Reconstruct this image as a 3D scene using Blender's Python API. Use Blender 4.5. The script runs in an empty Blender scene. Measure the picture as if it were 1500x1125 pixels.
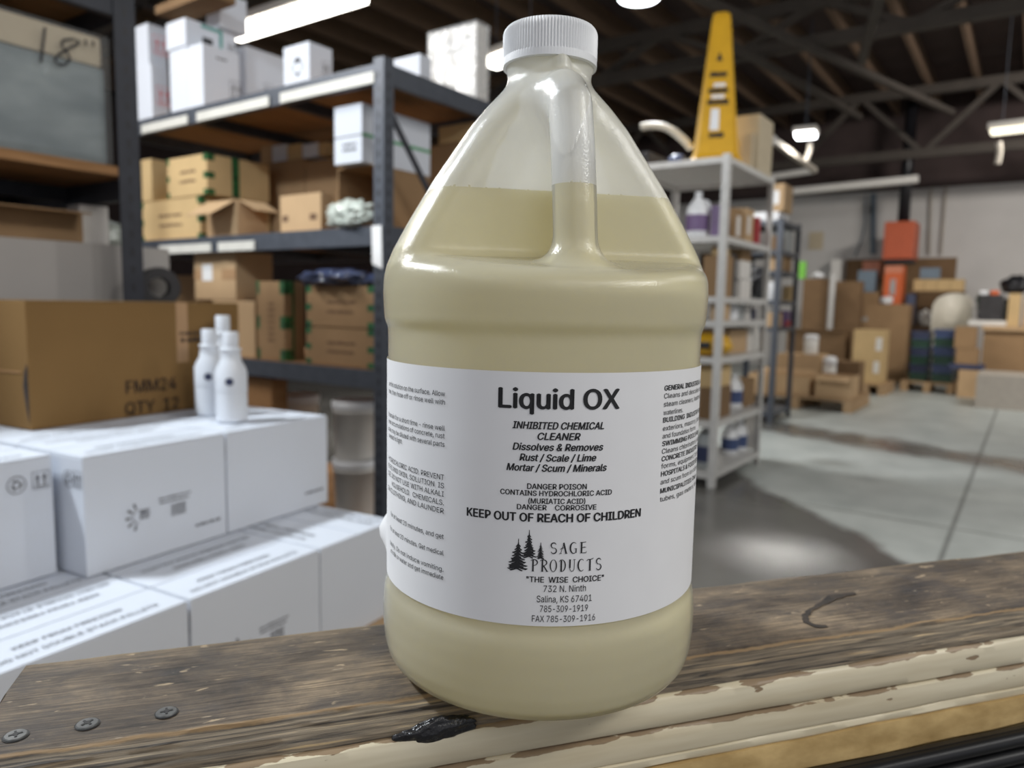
import bpy, bmesh, math, random
import numpy as np
from mathutils import Vector, Matrix, noise
rnd = random.Random(7)
sc = bpy.context.scene
col = sc.collection
# ------------------------------------------------------------------ camera
CAMH = 1.08
FPX = 1080.0
cam_d = bpy.data.cameras.new('camera'); cam = bpy.data.objects.new('camera', cam_d); col.objects.link(cam)
cam_d.sensor_fit = 'HORIZONTAL'; cam_d.sensor_width = 36.0; cam_d.lens = FPX/1500*36
cam_d.clip_start = .02; cam_d.clip_end = 80
cam_d.dof.use_dof = True; cam_d.dof.focus_distance = .292; cam_d.dof.aperture_fstop = 10.0
PITCH = math.radians(6.107); ROLL = math.radians(1.087)
fw = Vector((0, math.cos(PITCH), -math.sin(PITCH))); rt = Vector((1, 0, 0)); up = rt.cross(fw)
rt2 = math.cos(ROLL)*rt+math.sin(ROLL)*up; up2 = math.cos(ROLL)*up-math.sin(ROLL)*rt
m = Matrix((rt2, up2, -fw)).transposed().to_4x4(); m.translation = (0, 0, CAMH)
cam.matrix_world = m
sc.camera = cam
# ------------------------------------------------------------------ world, lights, exposure
sc.view_settings.view_transform = 'Standard'; sc.view_settings.look = 'None'
sc.view_settings.exposure = 0.13; sc.view_settings.gamma = 1.0
sc.view_settings.use_curve_mapping = False
sc.cycles.max_bounces = 16; sc.cycles.diffuse_bounces = 8; sc.cycles.transparent_max_bounces = 16; sc.cycles.transmission_bounces = 10
w = bpy.data.worlds.new('world'); sc.world = w; w.use_nodes = True
w.node_tree.nodes['Background'].inputs[0].default_value = (.92, .93, 1.0, 1)
w.node_tree.nodes['Background'].inputs[1].default_value = .43

def area(name, loc, target, sx, sy, watts, color=(1, .96, .9)):
    d = bpy.data.lights.new(name, 'AREA'); d.shape = 'RECTANGLE'; d.size = sx; d.size_y = sy
    d.energy = watts; d.color = color
    o = bpy.data.objects.new(name, d); col.objects.link(o); o.location = loc
    o.rotation_euler = (Vector(target)-Vector(loc)).to_track_quat('-Z', 'Y').to_euler()
    return o
# ceiling lamps and added lights out of the frame, over and behind the camera
area('ceiling_light_left', (-2.15, 1.15, 3.0), (-.7, 1.2, .6),   .40, .14, 86, (.88, .95, 1))
area('ceiling_light_aisle', (-2.9, 2.5, 3.1), (-.9, 2.2, 1.0), 1.3, .5, 62, (1, .98, .95))
area('fill_light_behind', (1.2, -1.7, 3.3), (0, .4, .9), 2.4, 1.0, 22, (1, .985, .96))  # unseen broad light added as soft front fill
area('fill_light_behind_left', (-2.2, -1.6, 3.3), (0, .6, .9), 2.4, 1.0, 7, (.90, .95, 1))  # second added fill, unseen, broad and weak, from behind left
area('ceiling_light_right', (3.4, 2.4, 3.4), (3.0, 4.5, 0), 1.2, .3, 45, (1, .97, .92))
area('ceiling_light_beside', (2.7, -.5, 3.2), (0, .5, .85), 1.2, .5, 45, (1, .99, .96))
area('floor_spot_light', (1.19, 3.12, 3.5), (1.22, 3.2, 0), .26, .26, 1.7, (.96, .98, 1)).data.spread = math.radians(10)  # unseen narrow light added to make the bright spot on the floor
area('ceiling_light_far', (6.5, 6.5, 3.9), (9.0, 11.0, 1.6), 1.2, .3, 150, (1, .95, .89))
# ------------------------------------------------------------------ pixel <-> place helpers (1500 x 1125 frame)
RC = (rt2, up2, fw); CC = Vector((0, 0, CAMH))
def ray(x, y):
    a, b = (x-750)/FPX, (562.5-y)/FPX
    return rt2*a+up2*b+fw
def on_z(x, y, z):
    d = ray(x, y); return CC+d*((z-CAMH)/d.z)
def on_dist(x, y, D):
    d = ray(x, y); return CC+d*(D/math.hypot(d.x, d.y))
def on_plane(x, y, p0, n):
    d = ray(x, y); return CC+d*((p0-CC).dot(n)/d.dot(n))
def cv(v): return Vector((v.dot(rt2), v.dot(up2), v.dot(fw)))
def len_x(P, d, x):
    v = cv(P-CC); e = cv(d); return ((x-750)*v[2]-FPX*v[0])/(FPX*e[0]-(x-750)*e[2])
def len_y(P, d, y):
    v = cv(P-CC); e = cv(d); return ((562.5-y)*v[2]-FPX*v[1])/(FPX*e[1]-(562.5-y)*e[2])
ZA = Vector((0, 0, 1))
def axes(yaw):
    a = math.radians(yaw)
    return Vector((math.sin(a), math.cos(a), 0)), Vector((-math.cos(a), math.sin(a), 0))
# ------------------------------------------------------------------ materials
def mat(name, c, rough=.6, var=.06, scale=14, metal=0, bump=0.0, spec=.5, stretch=None, c2=None, detail=4, emit=None, es=0):
    m = bpy.data.materials.new(name); m.use_nodes = True
    nt = m.node_tree; b = nt.nodes['Principled BSDF']
    b.inputs['Roughness'].default_value = rough; b.inputs['Metallic'].default_value = metal
    b.inputs['Specular IOR Level'].default_value = spec
    if c2 is None:
        c1 = tuple(max(0, v*(1-var)) for v in c); c2 = tuple(min(1, v*(1+var)) for v in c)
    else: c1 = c
    tc = nt.nodes.new('ShaderNodeTexCoord'); mp = nt.nodes.new('ShaderNodeMapping'); nz = nt.nodes.new('ShaderNodeTexNoise')
    if stretch: mp.inputs['Scale'].default_value = stretch
    nz.inputs['Scale'].default_value = scale; nz.inputs['Detail'].default_value = detail
    rp = nt.nodes.new('ShaderNodeValToRGB')
    rp.color_ramp.elements[0].position = .3; rp.color_ramp.elements[1].position = .7
    rp.color_ramp.elements[0].color = (*c1, 1); rp.color_ramp.elements[1].color = (*c2, 1)
    L = nt.links.new
    L(tc.outputs['Object'], mp.inputs['Vector']); L(mp.outputs[0], nz.inputs['Vector']); L(nz.outputs['Fac'], rp.inputs[0])
    L(rp.outputs[0], b.inputs['Base Color'])
    if bump:
        bp = nt.nodes.new('ShaderNodeBump'); bp.inputs['Strength'].default_value = bump; bp.inputs['Distance'].default_value = .002
        L(nz.outputs['Fac'], bp.inputs['Height']); L(bp.outputs[0], b.inputs['Normal'])
    if emit:
        b.inputs['Emission Color'].default_value = (*emit, 1); b.inputs['Emission Strength'].default_value = es
    return m
M = {}
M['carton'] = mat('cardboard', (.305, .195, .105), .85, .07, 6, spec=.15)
M['carton_pale'] = mat('pale_cardboard', (.50, .345, .20), .85, .06, 6, spec=.15)
M['carton_tan'] = mat('tan_cardboard', (.56, .40, .205), .85, .06, 6, spec=.15)
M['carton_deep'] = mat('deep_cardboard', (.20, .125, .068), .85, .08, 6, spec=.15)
M['carton_gold'] = mat('golden_cardboard', (.205, .118, .044), .85, .07, 4, spec=.15)
M['white_carton'] = mat('white_carton', (.635, .67, .735), .6, .015, 5, spec=.25)
M['warm_white'] = mat('warm_white_board', (.70, .67, .63), .6, .03, 5, spec=.3)
M['pale_grey'] = mat('pale_grey_board', (.43, .405, .38), .6, .03, 5, spec=.3)
M['steel'] = mat('slate_steel', (.075, .085, .105), .45, .12, 20, .3)
M['steel_dark'] = mat('dark_steel', (.035, .038, .048), .5, .15, 20, .3)
M['galv'] = mat('galvanised_steel', (.56, .55, .53), .45, .06, 18, .1)
M['rail'] = mat('price_rail', (.64, .63, .58), .35, .06, 9)
M['shelf_wood'] = mat('shelf_board', (.22, .115, .05), .8, stretch=(2, 30, 30), scale=3, c2=(.40, .22, .10), spec=.2)
M['pallet'] = mat('pallet_wood', (.34, .22, .12), .85, stretch=(2, 20, 20), scale=3, c2=(.50, .35, .21), spec=.15)
M['ink'] = mat('black_ink', (.012, .012, .014), .6, .02)
M['ink_grey'] = mat('grey_ink', (.10, .10, .115), .7, .05)
M['ink_brown'] = mat('brown_ink', (.14, .075, .04), .8, .05)
M['ink_dark_brown'] = mat('dark_brown_ink', (.045, .026, .016), .8, .05)
M['ink_red'] = mat('red_ink', (.68, .16, .18), .7, .05)
M['green_tape'] = mat('green_tape', (.008, .028, .012), .35, scale=45, c2=(.03, .17, .05), detail=2)
M['teal'] = mat('teal_tape', (.07, .33, .29), .4)
M['green_band'] = mat('green_band', (.10, .34, .16), .5)
M['clear_tape'] = mat('brown_tape', (.40, .24, .12), .25)
M['white'] = mat('white_plastic', (.80, .81, .83), .35, .02)
M['bottle_white'] = mat('bottle_plastic', (.66, .69, .74), .35, .02)
M['white_warm'] = mat('warm_white_plastic', (.72, .70, .66), .4, .03)
M['paper'] = mat('white_paper', (.80, .80, .80), .6, .015)
M['black'] = mat('black_plastic', (.014, .014, .017), .4, .2)
M['dark'] = mat('dark_stuff', (.03, .028, .03), .6, .3)
M['yellow'] = mat('yellow_plastic', (.62, .345, .016), .4, .06)
M['orange'] = mat('orange_paint', (.50, .095, .03), .5, .06)
M['orange_lt'] = mat('bright_orange_paint', (.66, .13, .03), .5, .06)
M['salmon'] = mat('salmon_paint', (.62, .22, .12), .5, .05)
M['bluegrey'] = mat('blue_grey_paint', (.15, .20, .25), .5, .06)
M['navy'] = mat('navy_plastic', (.035, .045, .10), .35, .15)
M['blue'] = mat('blue_plastic', (.045, .07, .17), .4, .1)
M['green'] = mat('dark_green_plastic', (.018, .065, .04), .4, .1)
M['lime'] = mat('lime_plastic', (.22, .62, .08), .5, .06)
M['cream'] = mat('cream_plastic', (.62, .585, .50), .5, .05)
M['beige'] = mat('beige_board', (.52, .44, .31), .7, .05)
M['purple'] = mat('purple_print', (.16, .10, .22), .5, .1)
M['red'] = mat('red_print', (.45, .05, .06), .5, .1)
M['sand'] = mat('sand_panel', (.40, .36, .31), .7, .06)
M['joist'] = mat('joist_wood', (.135, .085, .052), .8, .12, 5, stretch=(1, 8, 8))
M['deck'] = mat('roof_deck', (.052, .035, .033), .9, .15, 3)
M['truss'] = mat('truss_wood', (.055, .045, .037), .8, .12, 6)
M['bundle'] = mat('film_bundle', (.10, .135, .15), .5, scale=4, c2=(.30, .345, .345), stretch=(1, 1, 2.4), detail=7)
M['haze_film'] = mat('hazy_film', (.36, .38, .38), .35, .1, 8)
M['lamp'] = mat('lamp_diffuser', (.9, .9, .88), .5, .01, emit=(1, .96, .87), es=7)
M['lamp_cool'] = mat('cool_lamp_diffuser', (.9, .9, .9), .5, .01, emit=(.93, .96, 1), es=9)
M['lamp_dim'] = mat('far_lamp_diffuser', (.9, .9, .85), .5, .01, emit=(1, .93, .72), es=1.5)
M['lamp_body'] = mat('lamp_housing', (.72, .68, .62), .5, .03)
M['rubber'] = mat('black_rubber', (.012, .012, .013), .33, .2, 40)
M['blue_bag'] = mat('blue_bag_film', (.06, .08, .16), .07, .3, 9, spec=.8)
M['green_bag'] = mat('green_bag_film', (.05, .15, .08), .2, .3, 9, spec=.8)
M['clear_bag'] = mat('clear_bag_film', (.42, .47, .42), .2, .25, 9, spec=.8, c2=(.72, .76, .70))
def clear_mat(name, c, alpha):
    m = bpy.data.materials.new(name); m.use_nodes = True; nt = m.node_tree
    b = nt.nodes['Principled BSDF']; b.inputs['Base Color'].default_value = (*c, 1); b.inputs['Roughness'].default_value = .15
    b.inputs['Specular IOR Level'].default_value = .9; b.inputs['Alpha'].default_value = alpha
    tc = nt.nodes.new('ShaderNodeTexCoord'); nz = nt.nodes.new('ShaderNodeTexNoise'); nz.inputs['Scale'].default_value = 14
    bp = nt.nodes.new('ShaderNodeBump'); bp.inputs['Strength'].default_value = .45; bp.inputs['Distance'].default_value = .02
    nt.links.new(tc.outputs['Object'], nz.inputs['Vector']); nt.links.new(nz.outputs['Fac'], bp.inputs['Height']); nt.links.new(bp.outputs[0], b.inputs['Normal'])
    return m
M['wrap'] = clear_mat('clear_wrap', (.75, .77, .78), .34)
M['wrap_thin'] = clear_mat('thin_clear_wrap', (.7, .72, .72), .12)
# ------------------------------------------------------------------ mesh helpers
class MB:
    def __init__(s): s.bm = bmesh.new(); s.mats = []
    def ink(s, m, fnc):
        old = set(s.bm.faces); fnc(s); s.mats.append(m)
        for f in s.bm.faces:
            if f not in old: f.material_index = len(s.mats)
        return s
    def box(s, x0, y0, z0, x1, y1, z1, bev=0, T=None):
        vs = [s.bm.verts.new((x, y, z)) for z in (z0, z1) for y in (y0, y1) for x in (x0, x1)]
        fs = [s.bm.faces.new([vs[i] for i in f]) for f in ((0, 2, 3, 1), (4, 5, 7, 6), (0, 1, 5, 4), (2, 6, 7, 3), (0, 4, 6, 2), (1, 3, 7, 5))]
        if bev:
            es = list({e for f in fs for e in f.edges})
            r = bmesh.ops.bevel(s.bm, geom=es, offset=bev, segments=2, profile=.7, affect='EDGES')
            vs = list({v for f in r['faces'] for v in f.verts} | {v for v in vs if v.is_valid})
        if T is not None:
            for v in vs: v.co = T @ v.co
        return s
    def quad(s, a, b, c, d):
        s.bm.faces.new([s.bm.verts.new(p) for p in (a, b, c, d)]); return s
    def poly(s, pts):
        s.bm.faces.new([s.bm.verts.new(p) for p in pts]); return s
    def lathe(s, prof, n=32, c=(0, 0, 0), cap=True):
        rings = []
        for r, z in prof:
            rings.append([s.bm.verts.new((c[0]+r*math.cos(2*math.pi*i/n), c[1]+r*math.sin(2*math.pi*i/n), c[2]+z)) for i in range(n)])
        for a, b in zip(rings, rings[1:]):
            for i in range(n): s.bm.faces.new((a[i], a[(i+1) % n], b[(i+1) % n], b[i]))
        if cap:
            s.bm.faces.new(rings[0][::-1]); s.bm.faces.new(rings[-1])
        return s
    def tube(s, pts, r, n=8):
        pts = [Vector(p) for p in pts]; rings = []
        for i, p in enumerate(pts):
            t = (pts[min(i+1, len(pts)-1)]-pts[max(i-1, 0)]).normalized()
            u = t.orthogonal().normalized() if i == 0 else (u-t*u.dot(t)).normalized()
            v = t.cross(u); rr = r[i] if isinstance(r, (list, tuple)) else r
            rings.append([s.bm.verts.new(p+(u*math.cos(2*math.pi*k/n)+v*math.sin(2*math.pi*k/n))*rr) for k in range(n)])
        for a, b in zip(rings, rings[1:]):
            for k in range(n): s.bm.faces.new((a[k], a[(k+1) % n], b[(k+1) % n], b[k]))
        s.bm.faces.new(rings[0][::-1]); s.bm.faces.new(rings[-1]); return s
    def bar(s, a, b, wx, wz):
        a, b = Vector(a), Vector(b); t = (b-a).normalized()
        h = ZA if abs(t.z) < .95 else Vector((1, 0, 0))
        sd = t.cross(h).normalized()*wx/2; u = sd.cross(t).normalized()*wz/2
        vs = [s.bm.verts.new(p+sg*sd+sh*u) for p in (a, b) for sg, sh in ((-1, -1), (1, -1), (1, 1), (-1, 1))]
        for f in ((3, 2, 1, 0), (4, 5, 6, 7), (0, 1, 5, 4), (1, 2, 6, 5), (2, 3, 7, 6), (3, 0, 4, 7)):
            s.bm.faces.new([vs[i] for i in f])
        return s
    def build(s, name, m, parent=None, smooth=False):
        bmesh.ops.recalc_face_normals(s.bm, faces=s.bm.faces)
        me = bpy.data.meshes.new(name); s.bm.to_mesh(me); s.bm.free()
        o = bpy.data.objects.new(name, me); col.objects.link(o)
        for q in [m]+s.mats: me.materials.append(M[q] if isinstance(q, str) else q)
        if smooth: me.polygons.foreach_set('use_smooth', [True]*len(me.polygons))
        if parent: o.parent = parent
        return o
def smooth_by_angle(o, deg=40):
    me = o.data
    me.polygons.foreach_set('use_smooth', [True]*len(me.polygons))
    try: me.set_sharp_from_angle(angle=math.radians(deg))
    except Exception: pass
    return o
def tag(o, label, cat, group=None, kind=None):
    if label: o['label'] = label
    if cat: o['category'] = cat
    if group: o['group'] = group
    if kind: o['kind'] = kind
    return o
def empty(name, loc, rz=0, label=None, cat=None, group=None):
    o = bpy.data.objects.new(name, None); col.objects.link(o); o.location = loc; o.rotation_euler = (0, 0, rz)
    o.empty_display_size = .05
    return tag(o, label, cat, group)
def struct(o): o['kind'] = 'structure'; return o
def copy_tree(o, parent=None):
    c = o.copy(); col.objects.link(c)
    if parent is not None: c.parent = parent
    for ch in [q for q in bpy.data.objects if q.parent == o]: copy_tree(ch, c)
    return c
# ------------------------------------------------------------------ lettering
# letter outlines (advance, closed outlines as x y pairs in thousandths of the capital height)
GLYPHS = {
' ':(369,[]),
'"':(631,['153 624 138 1000 266 1000 252 624','379 624 364 1000 492 1000 478 624']),
'&':(880,['387 -13 295 -4 217 23 153 66 106 122 77 188 67 262 74 321 93 372 166 461 484 713 511 764 515 796 507 840 483 875 445 898 396 906 330 891 285 848 269 784 286 714 401 558 860 0 715 0 200 626 154 728 148 783 156 846 179 901 215 946 264 981 324 1002 393 1009 463 1002 522 981 570 947 606 903 629 852 636 795 619 711 573 639 503 576 251 384 216 343 197 302 191 258 197 212 215 172 244 138 282 113 327 97 379 91 438 98 494 116 546 147 592 188 631 238 661 298 680 366 686 441 801 441 796 354 780 283 729 182 654 92 600 46 533 13 460 -7']),
'(':(537,['175 406 181 519 224 754 300 971 347 1060 464 1060 375 842 317 616 297 406 315 225 370 32 464 -189 347 -189 252 7 195 208']),
')':(537,['73 -189 169 35 222 229 240 406 235 508 195 728 121 953 73 1060 190 1060 237 971 279 867 340 636 362 406 342 205 284 5 190 -189']),
',':(369,['74 -235 133 140 269 140 166 -235']),
'-':(891,['662 481 662 369 224 369 224 481']),
'.':(369,['187 -9 153 -2 124 17 104 46 97 81 104 115 124 144 153 164 187 170 222 164 251 144 271 115 277 81 271 46 251 17 222 -2']),
'/':(490,['462 1047 140 -150 28 -150 350 1047']),
'0':(891,['446 -13 342 2 255 47 186 122 135 223 104 349 94 499 104 649 136 776 187 878 256 952 343 998 446 1013 548 998 635 952 704 878 755 776 786 649 797 499 786 349 755 223 705 122 636 47 549 2','446 97 513 109 570 145 616 203 649 283 669 382 676 499 669 618 649 717 616 797 570 855 513 891 446 903 377 891 320 855 275 797 242 717 222 618 215 499 222 382 242 283 275 203 320 145 377 109']),
'1':(891,['150 0 150 107 768 107 768 0','542 1000 542 0 417 0 417 881 169 703 169 839 390 1000']),
'2':(891,['126 0 126 93 555 555 611 642 630 730 623 780 605 823 575 857 537 883 491 898 440 903 385 897 339 880 301 851 273 813 255 766 250 711 129 711 139 796 169 869 218 930 281 976 357 1004 442 1013 527 1004 601 976 663 932 710 875 739 808 749 732 744 677 729 624 660 508 525 353 300 119 300 111 765 111 765 0']),
'3':(891,['428 -13 341 -5 261 19 192 59 138 113 102 180 86 259 215 259 226 211 249 171 282 139 325 116 430 98 488 103 541 119 585 146 618 183 640 229 647 285 641 337 621 386 588 427 540 459 476 480 308 487 308 588 566 881 566 889 137 889 137 1000 732 1000 732 905 415 547 415 568 518 567 606 542 677 498 729 437 762 365 772 285 761 202 728 130 676 70 607 24 523 -4']),
'4':(891,['78 207 78 311 485 1000 611 1000 213 319 812 319 812 207','554 0 554 624 674 624 674 0']),
'5':(891,['435 -13 350 -5 275 22 212 64 163 118 130 183 117 256 240 256 250 213 271 175 302 143 341 118 385 103 435 98 492 105 543 127 585 160 617 205 638 258 644 319 637 380 616 435 583 480 540 515 488 537 428 544 329 528 252 483 132 497 189 1000 720 1000 720 889 296 889 268 593 349 639 451 656 517 649 578 631 632 601 678 561 716 511 745 454 763 390 768 321 758 229 725 149 674 81 607 30 526 -3']),
'6':(891,['445 -13 357 -3 280 29 215 79 166 146 135 227 125 318 133 392 157 470 201 560 496 1000 633 1000 297 513 286 513 324 565 385 603 462 617 547 608 621 579 681 533 727 471 755 396 764 309 754 221 723 143 674 78 609 28 532 -3','445 95 500 102 548 123 587 156 618 199 637 251 644 309 637 368 618 419 587 462 548 494 500 515 445 521 390 515 342 495 302 463 271 420 252 370 246 311 252 252 271 200 302 156 342 123 390 102']),
'7':(891,['191 0 636 889 122 889 122 1000 768 1000 768 882 324 0']),
'8':(891,['445 -13 350 -4 266 22 198 65 146 121 113 189 102 266 108 327 128 384 158 433 199 474 246 504 300 525 234 554 182 605 149 672 138 748 148 820 178 884 225 938 287 979 361 1005 445 1013 528 1005 602 979 663 938 710 884 740 820 750 748 739 672 706 605 655 554 591 520 643 504 690 474 730 433 761 384 781 327 788 266 777 189 744 121 692 65 623 22 540 -4','445 97 507 102 560 118 603 145 635 180 655 223 662 272 655 325 634 371 600 409 556 438 504 456 445 462 385 456 333 438 289 409 255 371 234 325 227 272 233 223 253 180 285 145 329 118 382 102','445 569 495 574 539 590 576 616 604 650 622 691 628 738 622 785 605 826 577 859 541 884 496 899 445 904 393 899 349 884 312 859 284 826 267 785 261 738 267 691 284 650 312 616 349 590 394 574']),
'9':(891,['444 1013 532 1003 610 971 674 921 723 854 754 773 764 682 756 608 733 530 688 440 394 0 256 0 593 487 604 487 565 435 505 397 428 383 343 392 269 421 209 467 163 529 134 604 125 691 135 780 166 858 216 922 280 972 357 1003','444 905 390 898 342 877 302 844 272 801 253 749 246 691 253 632 272 581 302 538 342 506 390 485 444 479 499 485 548 505 588 537 618 580 637 631 644 689 637 748 618 800 588 844 548 877 500 898']),
':':(369,['187 -9 153 -2 124 17 104 46 97 81 104 115 124 144 153 164 187 170 222 164 251 144 271 115 277 81 271 46 251 17 222 -2','187 532 153 539 124 558 104 587 97 621 104 656 124 685 153 705 187 711 222 705 251 685 271 656 277 621 271 587 251 558 222 539']),
';':(369,['74 -235 133 140 269 140 166 -235','203 532 169 539 140 558 120 587 113 621 120 656 140 685 169 705 203 711 238 705 267 685 287 656 293 621 287 587 267 558 238 539']),
'A':(943,['32 0 396 1000 543 1000 910 0 777 0 469 862 165 0','216 279 216 391 727 391 727 279']),
'B':(897,['118 0 118 1000 474 1000 569 991 646 964 706 923 749 869 774 805 783 735 777 677 760 629 734 591 661 540 619 524 619 515 667 506 714 483 756 447 791 399 814 340 821 268 813 196 787 131 742 77 677 35 592 9 485 0','245 112 481 112 581 123 648 157 686 207 699 268 692 317 673 361 642 399 601 429 549 447 488 454 245 454','245 561 520 566 566 582 605 608 635 642 654 683 660 732 649 793 614 843 556 877 472 888 245 888']),
'C':(1003,['526 -13 403 2 295 49 205 125 137 227 94 352 79 499 94 647 137 773 205 875 295 951 403 998 526 1013 599 1008 669 991 733 964 790 926 840 879 880 822 910 758 930 685 803 685 765 776 702 842 620 883 526 896 438 884 361 850 296 793 246 715 214 617 203 499 214 382 246 284 296 207 361 150 439 116 526 104 620 118 702 158 765 225 803 315 930 315 911 243 881 178 840 122 791 74 734 37 669 9 600 -8']),
'D':(987,['430 0 189 0 189 112 422 112 534 124 625 159 695 216 745 293 775 389 785 502 775 614 745 709 696 785 628 842 541 876 434 888 183 888 183 1000 443 1000 579 985 693 940 785 868 852 769 894 646 907 502 893 357 852 233 783 134 689 60 571 15','245 1000 245 0 118 0 118 1000']),
'E':(823,['118 0 118 1000 732 1000 732 888 245 888 245 562 699 562 699 450 245 450 245 112 738 112 738 0']),
'F':(806,['118 0 118 1000 726 1000 726 888 245 888 245 547 681 547 681 435 245 435 245 0']),
'G':(1023,['528 -13 403 2 294 49 204 125 136 227 93 353 79 499 93 647 136 773 203 875 293 951 400 998 521 1013 597 1008 669 990 735 961 793 922 842 874 883 818 913 755 932 685 802 685 761 773 700 839 620 882 521 896 436 884 360 850 295 793 246 715 214 617 203 499 214 382 246 285 296 207 362 150 440 116 528 104 608 113 678 140 735 183 779 242 806 314 815 398 854 391 556 391 556 503 940 503 940 393 926 278 886 179 823 97 740 37 641 -1']),
'H':(1016,['118 0 118 1000 245 1000 245 568 771 568 771 1000 898 1000 898 0 771 0 771 456 245 456 245 0']),
'I':(591,['61 0 61 112 232 112 232 888 61 888 61 1000 530 1000 530 888 359 888 359 112 530 112 530 0']),
'J':(779,['364 -13 244 6 148 64 86 159 65 286 65 340 192 340 204 205 239 146 294 110 364 98 433 110 487 146 522 205 534 286 534 1000 661 1000 661 286 640 159 578 64 483 6']),
'K':(917,['205 286 205 425 416 677 715 1000 881 1000','118 0 118 1000 245 1000 245 0','732 0 369 509 448 608 882 0']),
'L':(772,['118 0 118 1000 245 1000 245 112 710 112 710 0']),
'M':(1235,['118 0 118 1000 298 1000 618 140 936 1000 1116 1000 1116 0 991 0 991 860 672 0 562 0 243 860 243 0']),
'N':(1029,['118 0 118 1000 246 1000 784 190 784 1000 911 1000 911 0 783 0 246 806 246 0']),
'O':(1048,['525 -13 403 2 296 49 206 125 137 227 94 352 79 499 94 647 137 773 206 875 296 951 403 998 525 1013 647 998 754 951 844 875 912 773 955 647 969 499 955 352 912 227 844 125 754 49 647 2','525 104 610 115 687 149 752 205 803 283 835 382 846 499 835 618 803 717 752 795 687 851 610 885 525 896 439 885 362 850 297 794 246 716 214 618 203 499 214 382 246 284 297 206 362 150 439 115']),
'P':(874,['118 0 118 1000 462 1000 568 990 653 958 719 909 766 845 794 769 803 683 794 598 766 522 719 457 653 407 568 376 462 365 215 365 215 477 528 483 584 503 626 535 655 577 672 627 677 683 672 740 655 789 626 831 584 862 527 882 456 889 245 889 245 0']),
'Q':(1048,['482 313 615 313 921 -94 788 -94','525 -13 403 2 296 49 206 125 137 227 94 352 79 499 94 647 137 773 206 875 296 951 403 998 525 1013 647 998 754 951 844 875 912 773 955 647 969 499 955 352 912 227 844 125 754 49 647 2','525 104 610 115 687 149 752 205 803 283 835 382 846 499 835 618 803 717 752 795 687 851 610 885 525 896 439 885 362 850 297 794 246 716 214 618 203 499 214 382 246 284 297 206 362 150 439 115']),
'R':(883,['118 0 118 1000 464 1000 569 990 655 960 721 913 767 851 795 777 805 692 795 607 767 534 721 473 654 427 569 398 464 389 189 389 189 501 530 507 585 524 627 553 656 591 673 637 679 692 673 748 656 796 627 835 585 864 529 882 458 889 245 889 245 0','694 0 452 450 595 450 841 0']),
'S':(878,['440 -17 338 -9 251 18 179 61 126 118 90 188 75 268 205 268 217 216 243 172 280 139 327 115 381 101 504 102 562 118 610 145 648 181 671 224 679 274 673 317 653 352 582 402 361 470 251 512 169 568 119 641 102 732 113 811 147 880 201 936 270 979 353 1005 446 1013 540 1005 621 978 689 936 741 882 775 817 788 743 663 743 642 810 594 860 526 891 442 901 382 896 329 880 285 855 253 822 233 783 226 738 234 692 257 656 333 606 612 518 705 467 744 432 776 388 796 336 803 272 792 195 760 125 707 66 636 21 546 -8']),
'T':(882,['62 888 62 1000 819 1000 819 888 505 888 505 0 379 0 379 888']),
'U':(1017,['509 -16 398 -5 303 30 225 85 166 157 130 243 118 340 118 1000 244 1000 244 350 252 282 277 222 315 172 368 134 433 109 509 101 585 109 650 134 702 172 740 222 764 282 772 350 772 1000 899 1000 899 340 887 243 850 157 792 85 714 30 619 -5']),
'V':(943,['401 0 32 1000 166 1000 474 130 776 1000 910 1000 546 0']),
'W':(1349,['305 0 32 1000 162 1000 375 150 602 1000 746 1000 969 150 1186 1000 1316 1000 1042 0 895 0 672 840 453 0']),
'X':(932,['36 0 388 512 58 1000 205 1000 467 594 734 1000 877 1000 545 514 896 0 750 0 467 432 180 0']),
'Y':(928,['400 0 400 409 32 1000 179 1000 464 520 749 1000 895 1000 527 409 527 0']),
'Z':(862,['82 0 82 91 625 888 79 888 79 1000 780 1000 780 907 235 112 785 112 785 0']),
'a':(765,['314 -17 247 -10 186 10 134 42 94 88 68 144 60 212 66 270 85 316 114 352 152 380 246 414 496 452 537 477 542 505 524 583 502 612 471 633 432 646 335 646 259 615 211 565 197 538 81 572 112 633 154 680 205 715 261 738 381 756 470 746 562 708 602 675 634 630 655 570 662 494 662 0 544 0 544 102 536 102 495 48 423 2 374 -12','335 89 397 96 448 115 488 145 518 183 536 226 542 373 264 312 203 274 186 244 185 171 200 142 255 103']),
'b':(834,['451 -16 389 -10 339 7 271 61 232 115 220 115 220 0 103 0 103 1000 223 1000 223 628 232 628 299 708 337 733 387 750 450 756 538 744 615 709 679 652 727 575 757 481 767 371 757 261 727 166 679 89 616 32 539 -4','433 92 497 101 549 129 591 172 621 229 639 297 645 372 639 447 621 513 591 569 550 612 497 639 433 648 369 640 317 613 276 572 246 517 228 450 221 372 228 294 246 226 276 170 318 128 370 101']),
'c':(778,['407 -16 312 -4 230 32 161 90 110 167 78 261 67 368 78 478 110 572 161 649 230 707 312 744 407 756 511 741 600 700 668 633 711 544 595 515 553 591 505 627 443 646 340 639 285 610 243 565 213 508 195 441 189 368 195 297 213 231 243 174 285 130 340 101 407 91 477 101 555 150 598 230 713 201 671 110 602 42 512 -1']),
'd':(834,['384 -16 296 -4 219 32 155 89 107 166 77 261 67 371 77 481 108 575 156 652 220 709 297 744 385 756 448 750 497 733 565 680 602 628 611 628 611 1000 731 1000 731 0 615 0 615 115 603 115 534 33 496 7 446 -10','402 92 465 101 517 128 559 170 589 226 607 294 613 372 607 450 589 517 559 572 518 613 465 640 402 648 337 639 284 612 243 569 213 513 195 447 189 372 195 297 213 229 243 172 285 129 338 101']),
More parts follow.
